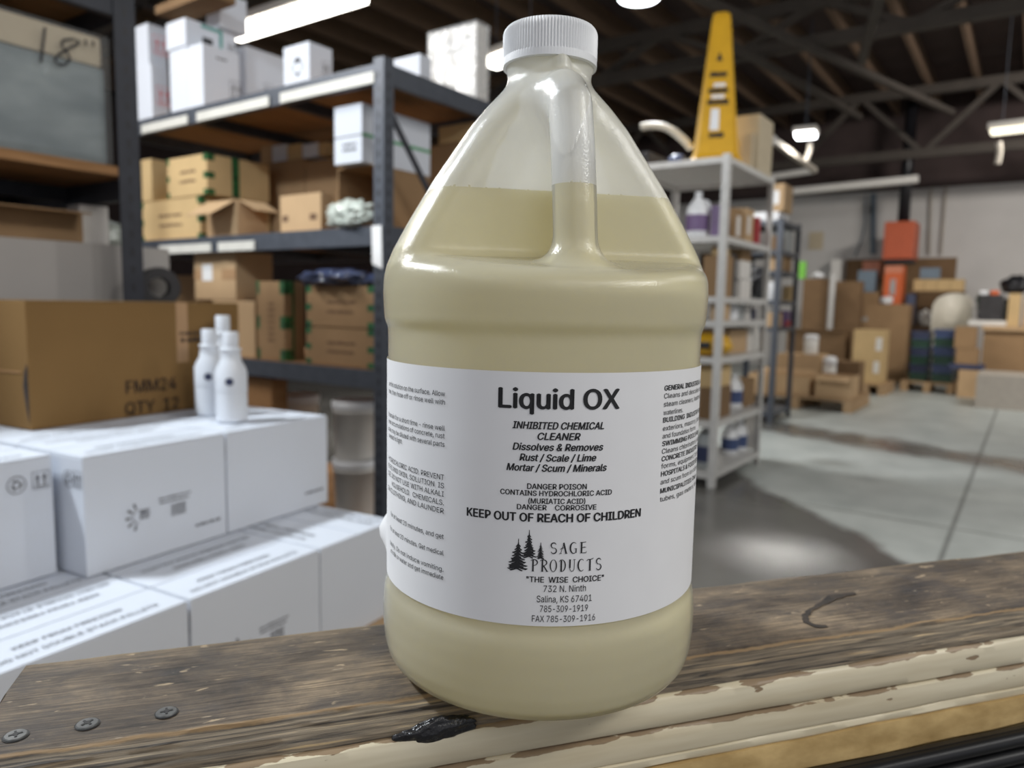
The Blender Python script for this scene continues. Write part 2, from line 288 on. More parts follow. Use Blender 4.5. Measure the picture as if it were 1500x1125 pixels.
'e':(794,['417 -16 316 -4 230 32 161 90 109 167 78 260 67 367 78 475 109 569 159 647 226 706 308 743 403 756 464 751 522 735 578 709 628 670 670 619 702 554 723 475 730 333 147 333 147 434 664 434 609 397 603 467 585 528 556 578 516 617 465 641 403 649 341 641 288 616 245 578 214 530 195 474 189 349 196 273 217 209 251 158 297 121 353 98 460 94 532 120 584 172 601 207 717 179 694 124 659 77 612 38 555 9 490 -10']),
'f':(499,['448 746 448 643 13 643 13 746','158 0 158 848 166 907 188 955 222 993 266 1020 316 1036 437 1036 477 1024 447 921 383 932 336 925 303 904 285 870 279 823 279 0']),
'g':(836,['407 -296 330 -291 263 -274 207 -249 126 -178 99 -136 199 -80 267 -154 349 -187 407 -191 489 -180 555 -148 598 -92 612 -11 612 134 602 134 534 54 496 31 446 15 383 9 298 20 221 52 157 105 108 177 77 268 67 376 77 484 108 577 157 652 221 709 298 744 385 756 448 750 498 733 566 680 605 627 615 627 615 746 732 746 732 -17 721 -106 689 -177 637 -230 571 -267 493 -289','403 116 466 124 518 148 559 186 590 238 608 302 614 379 608 454 590 519 560 573 519 614 466 640 403 648 338 639 285 612 243 570 213 516 195 451 189 379 195 305 214 241 244 188 286 149 339 124']),
'h':(806,['223 446 223 0 103 0 103 1000 223 1000 223 565 201 565 243 653 299 712 368 745 447 756 518 748 580 724 631 685 670 631 694 560 702 472 702 0 582 0 582 462 571 540 537 598 483 635 413 647 362 641 316 624 278 595 248 556 230 506']),
'i':(328,['103 0 103 746 223 746 223 0','164 870 133 876 106 894 87 919 81 950 87 981 106 1006 133 1024 164 1030 197 1024 224 1006 242 981 248 950 242 919 224 894 197 876']),
'j':(328,['103 746 223 746 218 -123 200 -178 169 -222 127 -254 73 -274 -19 -281 -19 -170 49 -163 80 -141 97 -106 103 -57','164 870 132 876 105 894 87 919 81 950 87 981 105 1006 132 1024 164 1030 196 1024 223 1006 242 981 248 950 242 919 223 894 196 876']),
'k':(748,['216 268 216 416 237 416 559 746 708 746 362 392 348 392','103 0 103 1000 223 1000 223 0','578 0 291 365 376 450 732 0']),
'l':(372,['198 6 145 40 114 93 103 166 103 1000 223 1000 227 151 236 122 255 107 334 107 355 5 296 -4']),
'm':(1199,['103 0 103 746 220 746 221 581 211 581 231 635 260 680 297 715 338 739 431 759 506 747 565 709 607 652 631 579 614 579 633 631 663 674 702 710 748 737 801 754 858 759 921 752 977 731 1025 695 1063 646 1087 581 1095 501 1095 0 974 0 974 499 963 568 929 615 880 641 823 650 776 644 736 629 703 603 679 570 664 531 659 0 539 0 539 511 529 567 497 611 450 640 392 650 350 645 310 629 275 604 247 568 229 523 223 468 223 0']),
'n':(805,['223 446 223 0 103 0 103 746 219 746 220 565 201 565 243 653 299 712 368 745 447 756 518 748 580 724 631 685 669 631 694 560 702 472 702 0 582 0 582 462 571 540 537 598 483 635 413 647 362 641 316 624 278 595 248 556 230 506']),
'o':(816,['407 -16 312 -4 230 32 161 90 110 167 78 261 67 368 78 478 110 572 161 649 230 707 312 744 407 756 504 744 587 707 655 649 706 572 738 478 749 368 738 261 706 167 655 90 587 32 504 -4','407 91 476 101 531 130 574 174 604 231 622 297 628 368 622 441 604 507 574 565 531 610 476 639 407 648 340 639 285 610 243 565 213 508 195 441 189 368 195 297 213 231 243 174 285 130 340 101']),
'p':(834,['103 -281 103 746 220 746 220 628 232 628 299 708 337 733 387 750 450 756 538 744 615 709 679 652 727 575 757 481 767 371 757 261 727 166 679 89 616 32 539 -4 451 -16 389 -10 339 7 271 61 232 115 223 115 223 -281','433 92 497 101 549 129 591 172 621 229 639 297 645 372 639 447 621 513 591 569 550 612 497 639 433 648 369 640 317 613 276 572 246 517 228 450 221 372 228 294 246 226 276 170 318 128 370 101']),
'q':(834,['731 -281 611 -281 611 115 602 115 564 61 496 7 446 -10 384 -16 296 -4 219 32 155 89 107 166 77 261 67 371 77 481 108 575 156 652 220 709 297 744 385 756 448 750 497 733 565 680 603 628 615 628 615 746 731 746','402 92 465 101 517 128 559 170 589 226 607 294 613 372 607 450 589 517 559 572 518 613 465 640 402 648 337 639 284 612 243 569 213 513 195 447 189 372 195 297 213 229 243 172 285 129 338 101']),
'r':(509,['103 0 103 746 219 746 219 631 227 631 255 682 300 722 355 748 479 754 479 634 407 640 357 635 313 618 276 592 247 557 229 515 223 466 223 0']),
's':(717,['358 -16 285 -10 220 7 166 35 121 74 89 125 70 185 185 209 207 156 244 118 294 97 356 89 426 98 481 122 515 159 527 202 520 238 499 267 465 289 293 334 205 365 142 409 104 467 92 538 101 599 128 652 170 695 226 728 293 749 368 756 439 750 499 732 548 704 588 667 617 622 637 570 527 545 508 585 477 620 431 645 368 654 307 646 257 623 224 588 213 545 221 507 244 478 282 456 540 381 602 337 639 280 651 209 642 147 614 93 570 47 511 13 439 -9']),
't':(447,['401 746 401 643 13 643 13 746','128 926 248 926 253 150 267 120 294 104 397 105 419 3 331 -8 245 4 181 42 141 102 128 183']),
'u':(806,['358 -10 288 -2 226 21 175 60 136 115 111 186 103 273 103 746 223 746 223 283 235 206 269 147 323 111 393 99 444 104 490 122 528 151 557 190 576 240 582 300 582 746 702 746 702 0 586 0 586 181 604 181 562 92 505 33 437 1']),
'v':(765,['319 0 34 746 166 746 383 110 599 746 730 746 445 0']),
'w':(1115,['270 0 44 746 171 746 334 130 495 746 622 746 781 130 944 746 1070 746 844 0 724 0 557 620 391 0']),
'x':(744,['41 0 303 382 56 746 197 746 374 478 554 746 691 746 445 380 703 0 564 0 371 285 180 0']),
'y':(765,['93 -272 121 -168 204 -175 256 -145 296 -70 319 -3 34 746 166 746 383 110 600 746 730 746 376 -167 347 -210 313 -243 274 -267 230 -281']),
'z':(748,['82 0 82 90 510 635 94 635 94 746 654 746 654 650 228 111 666 111 666 0'])}

_gc = {}
def glyph_geo(ch):
    if ch in _gc: return _gc[ch]
    loops = []
    for c in GLYPHS[ch][1]:
        p = [int(v)/1000 for v in c.split()]; loops.append([(p[i], p[i+1]) for i in range(0, len(p), 2)])
    ar = lambda l: sum(a[0]*b[1]-b[0]*a[1] for a, b in zip(l, l[1:]+l[:1]))
    big = max(loops, key=lambda l: abs(ar(l)), default=None)
    outer = [l for l in loops if ar(l)*ar(big) > 0]; holes = [l for l in loops if ar(l)*ar(big) < 0]
    def inside(p, l):
        r = False
        for a, b in zip(l, l[1:]+l[:1]):
            if (a[1] > p[1]) != (b[1] > p[1]) and p[0] < (b[0]-a[0])*(p[1]-a[1])/(b[1]-a[1])+a[0]: r = not r
        return r
    V, F = [], []
    for o_ in outer:      # every outer outline is filled on its own, together with the holes inside it
        cu = bpy.data.curves.new('lettering', 'CURVE'); cu.dimensions = '2D'; cu.fill_mode = 'FRONT'
        for l in [o_]+[h for h in holes if inside(h[0], o_)]:
            sp = cu.splines.new('POLY'); sp.points.add(len(l)-1); sp.use_cyclic_u = True
            for i, p in enumerate(l): sp.points[i].co = (p[0], p[1], 0, 1)
        ob = bpy.data.objects.new('lettering', cu); col.objects.link(ob)
        me = bpy.data.meshes.new_from_object(ob.evaluated_get(bpy.context.evaluated_depsgraph_get()))
        base = len(V); V += [(p.co.x, p.co.y) for p in me.vertices]; F += [tuple(base+i for i in p.vertices) for p in me.polygons]
        bpy.data.objects.remove(ob); bpy.data.curves.remove(cu); bpy.data.meshes.remove(me)
    _gc[ch] = (V, F); return _gc[ch]
def text_geo(s, shear=0.0, space=1.0):
    V, F, x = [], [], 0
    for ch in s:
        v, f = glyph_geo(ch); b = len(V)
        V += [(p[0]+x+shear*p[1], p[1]) for p in v]; F += [tuple(b+i for i in t) for t in f]; x += GLYPHS[ch][0]/1000*space
    xs = [a for a, _ in V]; return V, F, min(xs), max(xs)
CAPH = 1.0      # letter outlines are drawn with capitals one unit tall
def put_text(mb, s, fn, x0, x1, y, caph, bold=0.0, shear=0.0, space=1.0):
    v, f, a, b = text_geo(s, shear, space)
    h = caph/CAPH; d = bold*h; k = (x1-x0-2*d)/(b-a)
    for dx, dy in (((-d, 0), (d, 0), (0, d*.5), (0, -d*.5)) if bold > .004 else ((0, 0),)):
        vs = [mb.bm.verts.new(fn(x0+d+(p-a)*k+dx, y+q*h+dy)) for p, q in v]
        for q in f:
            try: mb.bm.faces.new([vs[i] for i in q])
            except ValueError: pass
# ------------------------------------------------------------------ the room
RU, RV = axes(35.0)                       # building grid: U away to the right, V away to the left
RYAW = math.radians(90-35.0)
WALLU = 14.6
def uv(u, v, z=0): return RU*u+RV*v+ZA*z
def floor_mat():
    m = bpy.data.materials.new('painted_concrete'); m.use_nodes = True; nt = m.node_tree; L = nt.links.new
    b = nt.nodes['Principled BSDF']; N = nt.nodes.new
    tc = N('ShaderNodeTexCoord'); sx = N('ShaderNodeSeparateXYZ'); L(tc.outputs['Object'], sx.inputs[0])
    n1 = N('ShaderNodeTexNoise'); n1.inputs['Scale'].default_value = .9; n1.inputs['Detail'].default_value = 6; L(tc.outputs['Object'], n1.inputs['Vector'])
    n2 = N('ShaderNodeTexNoise'); n2.inputs['Scale'].default_value = 3.5; n2.inputs['Detail'].default_value = 5; L(tc.outputs['Object'], n2.inputs['Vector'])
    def math_(op, a, bb):
        q = N('ShaderNodeMath'); q.operation = op
        for i, t in enumerate((a, bb)):
            if isinstance(t, (int, float)): q.inputs[i].default_value = t
            else: L(t, q.inputs[i])
        return q.outputs[0]
    # worn edge of the light paint: runs across the grid (object x = U, y = V); edge slope from the photo
    e = math_('SUBTRACT', math_('SUBTRACT', sx.outputs[0], math_('MULTIPLY', sx.outputs[1], 1.03)), 3.22)
    e = math_('ADD', e, math_('MULTIPLY', math_('SUBTRACT', n2.outputs['Fac'], .5), .35))
    mask = N('ShaderNodeMapRange'); mask.inputs[1].default_value = -.06; mask.inputs[2].default_value = .06; L(e, mask.inputs[0])
    # bare worn lane across the aisle
    lane = math_('ABSOLUTE', math_('SUBTRACT', math_('ADD', math_('SUBTRACT', sx.outputs[0], 6.35), math_('MULTIPLY', math_('SUBTRACT', n2.outputs['Fac'], .5), .6)), math_('MULTIPLY', sx.outputs[1], .32)), 0)
    ln = N('ShaderNodeMapRange'); ln.inputs[1].default_value = .16; ln.inputs[2].default_value = .42; L(lane, ln.inputs[0])
    mk = math_('MULTIPLY', mask.outputs[0], math_('ADD', math_('MULTIPLY', ln.outputs[0], .95), .05))
    r1 = N('ShaderNodeValToRGB'); r1.color_ramp.elements[0].color = (.075, .072, .066, 1); r1.color_ramp.elements[1].color = (.15, .145, .135, 1)
    r1.color_ramp.elements[0].position = .35; r1.color_ramp.elements[1].position = .65; L(n1.outputs['Fac'], r1.inputs[0])
    r2 = N('ShaderNodeValToRGB'); r2.color_ramp.elements[0].color = (.37, .40, .385, 1); r2.color_ramp.elements[1].color = (.47, .50, .48, 1)
    r2.color_ramp.elements[0].position = .35; r2.color_ramp.elements[1].position = .65; L(n2.outputs['Fac'], r2.inputs[0])
    mx = N('ShaderNodeMix'); mx.data_type = 'RGBA'; L(mk, mx.inputs[0]); L(r1.outputs[0], mx.inputs[6]); L(r2.outputs[0], mx.inputs[7])
    # saw-cut joints
    j1 = math_('ABSOLUTE', math_('SUBTRACT', sx.outputs[0], 4.26), 0); j2 = math_('ABSOLUTE', math_('SUBTRACT', sx.outputs[1], .25), 0)
    jm = math_('MINIMUM', j1, j2); jr = N('ShaderNodeMapRange'); jr.inputs[1].default_value = .006; jr.inputs[2].default_value = .016; jr.inputs[3].default_value = .45; L(jm, jr.inputs[0])
    mj = N('ShaderNodeMix'); mj.data_type = 'RGBA'; mj.blend_type = 'MULTIPLY'; mj.inputs[0].default_value = 1; L(mx.outputs[2], mj.inputs[6]); L(jr.outputs[0], mj.inputs[7])
    L(mj.outputs[2], b.inputs['Base Color'])
    rr = N('ShaderNodeMapRange'); rr.inputs[3].default_value = .24; rr.inputs[4].default_value = .42; L(mk, rr.inputs[0]); L(rr.outputs[0], b.inputs['Roughness'])
    b.inputs['Specular IOR Level'].default_value = .5
    return m
fl = MB().box(-3.5, -9, -.1, WALLU+.1, 14.1, 0).build('floor', floor_mat()); fl.rotation_euler = (0, 0, RYAW); struct(fl)
wall_m = mat('white_block_wall', (.57, .555, .535), .85, .04, 2.2, spec=.2)
def slab(name, box, m, rz=RYAW, z=0):
    o = MB().box(*box).build(name, m); o.rotation_euler = (0, 0, rz); o.location = (0, 0, z); return struct(o)
slab('wall_back', (WALLU, -9, 0, WALLU+.2, 14, 3.45), wall_m)
slab('wall_left', (-3.5, 14, 0, WALLU+.2, 14.2, 4.8), M['deck'])
slab('trim_1', (WALLU-.12, -9, 3.2, WALLU+.2, 13.99, 4.72), M['deck'])
slab('ceiling', (-3.5, -9, 4.72, WALLU+.2, 14.2, 4.86), M['deck'])
for i in range(30):
    y = -5.2+i*.61
    slab('ceiling_joist', (-1.0, y, 4.44, WALLU-.15, y+.055, 4.72), M['joist'])
def truss(u, zb, zt, ph, name='roof_truss'):
    mb = MB()
    mb.bar((u, -8.5, zb), (u, 13.5, zb), .11, .13); mb.bar((u, -8.5, zt), (u, 13.5, zt), .11, .13)
    y = -8+ph
    while y < 13:
        mb.bar((u, y, zb), (u, y+.9, zt), .09, .07); mb.bar((u, y+.9, zt), (u, y+1.8, zb), .09, .07); y += 1.8
    o = mb.build(name, 'truss'); o.rotation_euler = (0, 0, RYAW); return struct(o)
truss(12.6, 3.42, 4.32, .5)
truss(8.6, 3.95, 4.36, .2)
truss(4.6, 3.98, 4.36, 1.1)
for (x0, y0, x1, y1, D0, D1) in ((1010, -10, 1395, 165, 7.0, 12.0), (1060, 60, 1260, 172, 8.0, 12.2), (1290, -10, 1262, 90, 6.0, 8.0)):
    o = MB().bar(on_dist(x0, y0, D0), on_dist(x1, y1, D1), .07, .07).build('ceiling_brace', 'truss'); struct(o)
# conduits and pipes on the far wall
def wall_pt(x, y, off=.06): return on_plane(x, y, uv(WALLU-off, 0), -RU)
def conduit(pts, r, m, label, off=.06):
    P = [wall_pt(x, y, off) for x, y in pts]
    return tag(MB().tube(P, r, 8).build('wall_conduit', m), label, 'pipe')
conduit([(1279, 284), (1279, 372)], .045, 'bluegrey', 'thick grey-blue conduit running down the white wall left of orange cabinet')
conduit([(1386, 270), (1378, 372)], .022, 'sand', 'thin conduit on white wall, rightmost of those right of the orange cabinet')
conduit([(1364, 272), (1361, 372)], .022, 'sand', 'thin conduit on white wall close to right side of orange cabinet')
conduit([(1268, 285), (1267, 330), (1262, 352), (1252, 375)], .011, 'bluegrey', 'thin cable curving down the white wall beside thick grey-blue conduit')
# lit roof beams built as pipes, their light put into the pale colour
def pipe(a, b, r, m, label, D):
    P0 = uv(D, 0)
    return tag(MB().tube([on_plane(*a, P0, -RU), on_plane(*b, P0, -RU)], r, 8).build('lit_beam', m), label, 'pipe')
pipe((1135, 283), (1345, 262), .06, 'white_warm', 'lower lit beam built as a pale pipe under the roof in front of white wall top', 12.2)
pipe((1128, 259), (1194, 249), .05, 'white_warm', 'short upper lit beam built as a pale pipe under roof beside the hanging lamp', 11.8)
o = MB().bar(on_dist(1122, 198, 9.0), on_dist(1194, 250, 10.5), .06, .06).build('pipe_brace', 'sand'); tag(o, 'pale slanting brace under the roof, ending at the upper pale pipe', 'brace')
# ------------------------------------------------------------------ lamps in view
def strip_lamp(a, b, z, label, wid=.14, m='lamp', watts=30, D=None):
    A, B = on_z(*a, z), on_z(*b, z)
    d = (B-A); ln = d.length; rz = math.atan2(d.y, d.x)
    t = empty('strip_lamp', A, rz, label, 'lamp', 'ceiling lamps')
    MB().box(0, -wid/2-.02, .05, ln, wid/2+.02, .11, .008).build('housing', 'lamp_body', t)
    MB().box(.02, -wid/2, 0, ln-.02, wid/2, .05, .015).build('diffuser', m, t)
    MB().tube([(.12, 0, .11), (.12, 0, 4.44-z)], .0045).build('suspension_rod', 'steel', t)
    MB().tube([(ln-.12, 0, .11), (ln-.12, 0, 4.44-z)], .0045).build('suspension_rod', 'steel', t)
    if watts:
        c = A+d/2+Vector((0, 0, -.03)); area('strip_lamp_light', c, c-ZA, ln*.95, wid*.9, watts, (1, .96, .88)).rotation_euler = (0, 0, rz)
    return t
strip_lamp((336, 58), (528, -2), 3.2, 'bright fluorescent strip lamp above white cartons of the tall rack', .20, watts=34)
strip_lamp((714, 100), (790, 72), 3.2, 'bright strip lamp half hidden behind the jug cap', .20, watts=40)
strip_lamp((1448, 198), (1640, 176), 3.0, 'warm strip lamp at the right edge under dark roof', .16, 'lamp_dim', watts=12)
strip_lamp((1163, 203), (1197, 200), 3.1, 'small cool lamp hanging under roof near the slanting brace', .22, 'lamp_cool', watts=8)
strip_lamp((1043, 270), (1076, 266), 2.9, 'far warm lamp seen through the top bay of the pale metal shelving', .25, 'lamp_dim', watts=20)
P = on_z(936, -2, 3.3)
t = empty('high_bay_lamp', P, 0, 'round cool high bay lamp at the top edge, right of jug cap', 'lamp', 'ceiling lamps')
MB().lathe([(.0, .0), (.145, .0), (.15, .02), (.148, .03)], 32, cap=False).build('diffuser', 'lamp_cool', t)
MB().lathe([(.15, .025), (.155, .05), (.10, .12), (.05, .16), (.05, .22)], 32).build('housing', 'lamp_body', t)
MB().tube([(0, 0, .2), (0, 0, 1.14)], .012).build('suspension_rod', 'galv', t)
area('high_bay_light', P-ZA*.03, P-ZA*2, .28, .28, 60, (.95, .97, 1))
for (x0, y0, x1, y1, D, nm, lb) in ((1187, 209, 1180, 236, 9.8, 'hanging_ribbon', 'white curved ribbon hanging under small cool lamp'),
                                   (1463, 208, 1461, 240, 9.6, 'hanging_ribbon', 'white straight ribbon hanging under the warm strip lamp at right')):
    A, B = on_dist(x0, y0, D), on_dist(x1, y1, D)
    tag(MB().tube([A, A.lerp(B, .4)+Vector((.015, 0, 0)), A.lerp(B, .75)+Vector((.01, 0, 0)), B], .030).build(nm, 'sand'), lb, 'ribbon')
# ------------------------------------------------------------------ the wooden ledge
PYAW = 72.0
PA, PN = axes(PYAW)                       # PA along the ledge, PN across it (away from the camera)
PRZ = math.radians(90-PYAW)
LZ = CAMH-.1745                           # top of the plank
ledge = empty('wooden_ledge', (0, 0, LZ), PRZ, 'weathered wooden ledge with cream painted edge under the jug', 'ledge')
def wood_mat():
    m = bpy.data.materials.new('weathered_plank'); m.use_nodes = True; nt = m.node_tree; L = nt.links.new; N = nt.nodes.new
    b = nt.nodes['Principled BSDF']; tc = N('ShaderNodeTexCoord')
    def noise_(scale, stretch, det=6, dist=0, rough=.6):
        mp = N('ShaderNodeMapping'); mp.inputs['Scale'].default_value = stretch; L(tc.outputs['Object'], mp.inputs[0])
        n = N('ShaderNodeTexNoise'); n.inputs['Scale'].default_value = scale; n.inputs['Detail'].default_value = det; n.inputs['Distortion'].default_value = dist
        n.inputs['Roughness'].default_value = rough; L(mp.outputs[0], n.inputs['Vector']); return n.outputs['Fac']
    def ramp(f, stops):
        r = N('ShaderNodeValToRGB'); el = r.color_ramp.elements
        while len(el) < len(stops): el.new(.5)
        for e, (p, c) in zip(el, stops): e.position = p; e.color = (*c, 1) if len(c) == 3 else c
        L(f, r.inputs[0]); return r.outputs[0]
    def mix(f, a, c, mode='MIX'):
        q = N('ShaderNodeMix'); q.data_type = 'RGBA'; q.blend_type = mode
        for i, t in ((0, f), (6, a), (7, c)):
            if isinstance(t, (int, float)): q.inputs[i].default_value = t
            elif isinstance(t, tuple): q.inputs[i].default_value = (*t, 1)
            else: L(t, q.inputs[i])
        return q.outputs[2]
    def mth(op, a, c):
        q = N('ShaderNodeMath'); q.operation = op
        for i, t in enumerate((a, c)):
            if isinstance(t, (int, float)): q.inputs[i].default_value = t
            else: L(t, q.inputs[i])
        return q.outputs[0]
    patch = noise_(11, (1, 2.2, 2.2), 8, .6, .68)
    base = ramp(patch, [(.32, (.040, .032, .026)), (.44, (.090, .068, .049)), (.56, (.155, .118, .082)), (.70, (.27, .205, .135))])
    grain = noise_(60, (.45, 11, 11), 8, .25, .70)
    g = ramp(grain, [(.34, (.30, .28, .27)), (.50, (1, 1, 1)), (.68, (1.8, 1.72, 1.55))])
    c = mix(.85, base, g, 'MULTIPLY')
    grime = ramp(noise_(26, (1, 1.5, 1), 7, 0, .7), [(.40, (1, 1, 1)), (.52, (0, 0, 0))])
    c = mix(mth('MULTIPLY', grime, .45), c, (.045, .042, .044))
    # pale scuffs and slivers torn along the grain
    fl = ramp(noise_(75, (.7, 2.4, 1), 4, .5, .55), [(.665, (0, 0, 0)), (.70, (1, 1, 1))])
    c = mix(mth('MULTIPLY', fl, .75), c, (.47, .36, .23))
    sc_ = ramp(noise_(190, (.3, 1.4, 1), 3, .2, .55), [(.68, (0, 0, 0)), (.74, (1, 1, 1))])
    c = mix(mth('MULTIPLY', sc_, .7), c, (.50, .40, .28))
    # long worn streaks on the eroded edge (object z below the top, y at the front)
    sx = N('ShaderNodeSeparateXYZ'); L(tc.outputs['Object'], sx.inputs[0])
    edge = N('ShaderNodeMapRange'); edge.inputs[1].default_value = .3118; edge.inputs[2].default_value = .3085; L(sx.outputs[1], edge.inputs[0])
    st = noise_(10, (1.2, 60, 60), 3, .4)
    estreak = ramp(st, [(.34, (.04, .033, .027)), (.47, (.15, .12, .085)), (.60, (.24, .19, .13)), (.70, (.46, .34, .19))])
    c = mix(edge.outputs[0], c, estreak)
    # golden bare line along the broken arris
    ar = mth('ABSOLUTE', mth('SUBTRACT', mth('ADD', sx.outputs[1], mth('MULTIPLY', mth('SUBTRACT', noise_(30, (1, .001, .001), 4), .5), .004)), .3105), 0)
    am = N('ShaderNodeMapRange'); am.inputs[1].default_value = .0009; am.inputs[2].default_value = .0003; L(ar, am.inputs[0])
    c = mix(mth('MULTIPLY', am.outputs[0], .7), c, (.36, .235, .115))
    fe = N('ShaderNodeMapRange'); fe.inputs[1].default_value = .3855; fe.inputs[2].default_value = .390; L(sx.outputs[1], fe.inputs[0])
    c = mix(mth('MULTIPLY', fe.outputs[0], .55), c, (.33, .24, .13))
    L(c, b.inputs['Base Color']); b.inputs['Roughness'].default_value = .62; b.inputs['Specular IOR Level'].default_value = .35
    bp = N('ShaderNodeBump'); bp.inputs['Strength'].default_value = .75; bp.inputs['Distance'].default_value = .0012
    h = mth('ADD', mth('MULTIPLY', grain, .8), mth('MULTIPLY', noise_(150, (.4, 1.5, 1), 6, 0, .7), .7))
    L(h, bp.inputs['Height']); L(bp.outputs[0], b.inputs['Normal'])
    return m
def plank():
    xs = [-.114+i*.0035 for i in range(190)]+[.56+i*.03 for i in range(40)]
    # profile: (n, z) from the far bottom edge over the top to the eroded front
    prof = [(.3890, -.0100), (.3905, -.0060), (.3908, -.0025), (.3900, -.0007), (.3880, 0), (.375, 0), (.36, 0), (.345, 0), (.33, 0), (.32, 0), (.3145, 0), (.3118, -.0002),
            (.3104, -.0010), (.3094, -.0020), (.3078, -.0024), (.3064, -.0030), (.3056, -.0044), (.3040, -.0049), (.3024, -.0055), (.3016, -.0070), (.3000, -.0077), (.2990, -.0090), (.2985, -.0106)]
    bm = bmesh.new(); rows = []
    for x in xs:
        r = []
        far = .0012*noise.noise((x*9, 3.1, 0))+.0016*max(0, noise.noise((x*23, 9.7, 0)))
        ero = .0016*noise.noise((x*14, .3, 5)); er2 = .0012*noise.noise((x*38, 1.3, 2))
        for i, (n, z) in enumerate(prof):
            if i < 5: n -= abs(far)*1.6; z -= abs(far)*.3
            if i > 10: n += ero*(.5 if i < 13 else 1)+er2*.6+.0007*noise.noise((x*60, i*1.7, 1)); z += .0007*noise.noise((x*45, i*2.3, 4))-(.0008*abs(er2*700) if i > 13 else 0)
            if 4 <= i <= 10: z += .0003*noise.noise((x*30, n*90, 2))
            xx = x
            if x == xs[0]: xx += .0025*noise.noise((n*80, z*60, 1))+(.004 if i < 4 else 0)+(.006 if i > 11 else 0)
            r.append(bm.verts.new((xx, n, z)))
        rows.append(r)
    for a, b in zip(rows, rows[1:]):
        for i in range(len(prof)-1): bm.faces.new((a[i], a[i+1], b[i+1], b[i]))
    bm.faces.new(rows[0][::-1])
    for a, b in zip(rows, rows[1:]): bm.faces.new((a[-1], a[0], b[0], b[-1]))
    mb = MB(); mb.bm.free(); mb.bm = bm
    o = mb.build('plank', wood_mat(), ledge); smooth_by_angle(o, 50); return o
pl = plank()
# painted edge boards
def paint_mat():
    m = bpy.data.materials.new('cream_edge_paint'); m.use_nodes = True; nt = m.node_tree; L = nt.links.new; N = nt.nodes.new
    b = nt.nodes['Principled BSDF']; tc = N('ShaderNodeTexCoord')
    mp = N('ShaderNodeMapping'); mp.inputs['Scale'].default_value = (1.2, 10, 14); L(tc.outputs['Object'], mp.inputs[0])
    n = N('ShaderNodeTexNoise'); n.inputs['Scale'].default_value = 9; n.inputs['Detail'].default_value = 5; L(mp.outputs[0], n.inputs['Vector'])
    r = N('ShaderNodeValToRGB'); r.color_ramp.elements[0].position = .3; r.color_ramp.elements[1].position = .7
    r.color_ramp.elements[0].color = (.58, .50, .345, 1); r.color_ramp.elements[1].color = (.74, .67, .50, 1); L(n.outputs['Fac'], r.inputs[0])
    mp2 = N('ShaderNodeMapping'); mp2.inputs['Scale'].default_value = (1, 2, 3); L(tc.outputs['Object'], mp2.inputs[0])
    n2 = N('ShaderNodeTexNoise'); n2.inputs['Scale'].default_value = 34; n2.inputs['Detail'].default_value = 5; L(mp2.outputs[0], n2.inputs['Vector'])
    # paint chipped to bare wood along the board edges
    sx = N('ShaderNodeSeparateXYZ'); L(tc.outputs['Object'], sx.inputs[0])
    def near(z, wd):
        a = N('ShaderNodeMath'); a.operation = 'SUBTRACT'; L(sx.outputs[2], a.inputs[0]); a.inputs[1].default_value = z
        c = N('ShaderNodeMath'); c.operation = 'ABSOLUTE'; L(a.outputs[0], c.inputs[0])
        d = N('ShaderNodeMapRange'); d.inputs[1].default_value = wd; d.inputs[2].default_value = wd*.2; L(c.outputs[0], d.inputs[0]); return d.outputs[0]
    mx_ = N('ShaderNodeMath'); mx_.operation = 'MAXIMUM'; L(near(-.0110, .0026), mx_.inputs[0]); L(near(-.0275, .0022), mx_.inputs[1])
    ad = N('ShaderNodeMath'); ad.operation = 'MULTIPLY_ADD'; L(mx_.outputs[0], ad.inputs[0]); ad.inputs[1].default_value = .235; L(n2.outputs['Fac'], ad.inputs[2])
    ch = N('ShaderNodeMapRange'); ch.inputs[1].default_value = .685; ch.inputs[2].default_value = .70; L(ad.outputs[0], ch.inputs[0])
    mx = N('ShaderNodeMix'); mx.data_type = 'RGBA'; L(ch.outputs[0], mx.inputs[0]); L(r.outputs[0], mx.inputs[6]); mx.inputs[7].default_value = (.29, .21, .13, 1)
    L(mx.outputs[2], b.inputs['Base Color']); b.inputs['Roughness'].default_value = .45; b.inputs['Specular IOR Level'].default_value = .4
    bp = N('ShaderNodeBump'); bp.inputs['Strength'].default_value = .5; bp.inputs['Distance'].default_value = .0006; L(ch.outputs[0], bp.inputs['Height']); bp.invert = True
    L(bp.outputs[0], b.inputs['Normal'])
    return m
PM = paint_mat()
def strip(name, prof, m, x0=-.112, amp=.0005, seed=0):
    xs = [x0+i*.004 for i in range(170)]+[x0+.68+i*.05 for i in range(22)]
    bm = bmesh.new(); rows = []
    for x in xs:
        rows.append([bm.verts.new((x, n+amp*noise.noise((x*25, i*3.3, seed)), z+amp*.8*noise.noise((x*18, i*5.1, seed+7)))) for i, (n, z) in enumerate(prof)])
    k = len(prof)
    for a, b in zip(rows, rows[1:]):
        for i in range(k): bm.faces.new((a[i], a[(i+1) % k], b[(i+1) % k], b[i]))
    bm.faces.new(rows[0][::-1]); bm.faces.new(rows[-1])
    mb = MB(); mb.bm.free(); mb.bm = bm
    o = mb.build(name, m, ledge); return smooth_by_angle(o, 45)
strip('edge_board', [(.386, -.0108), (.301, -.0108), (.2972, -.0112), (.2958, -.0125), (.2952, -.016), (.2952, -.0215), (.2958, -.0255), (.2972, -.0268), (.386, -.0268)], PM, amp=.0004, seed=1)
strip('edge_board', [(.386, -.0270), (.2975, -.0272), (.2955, -.0283), (.2950, -.032), (.2950, -.0385), (.2957, -.0402), (.386, -.0405)], PM, amp=.0004, seed=4)
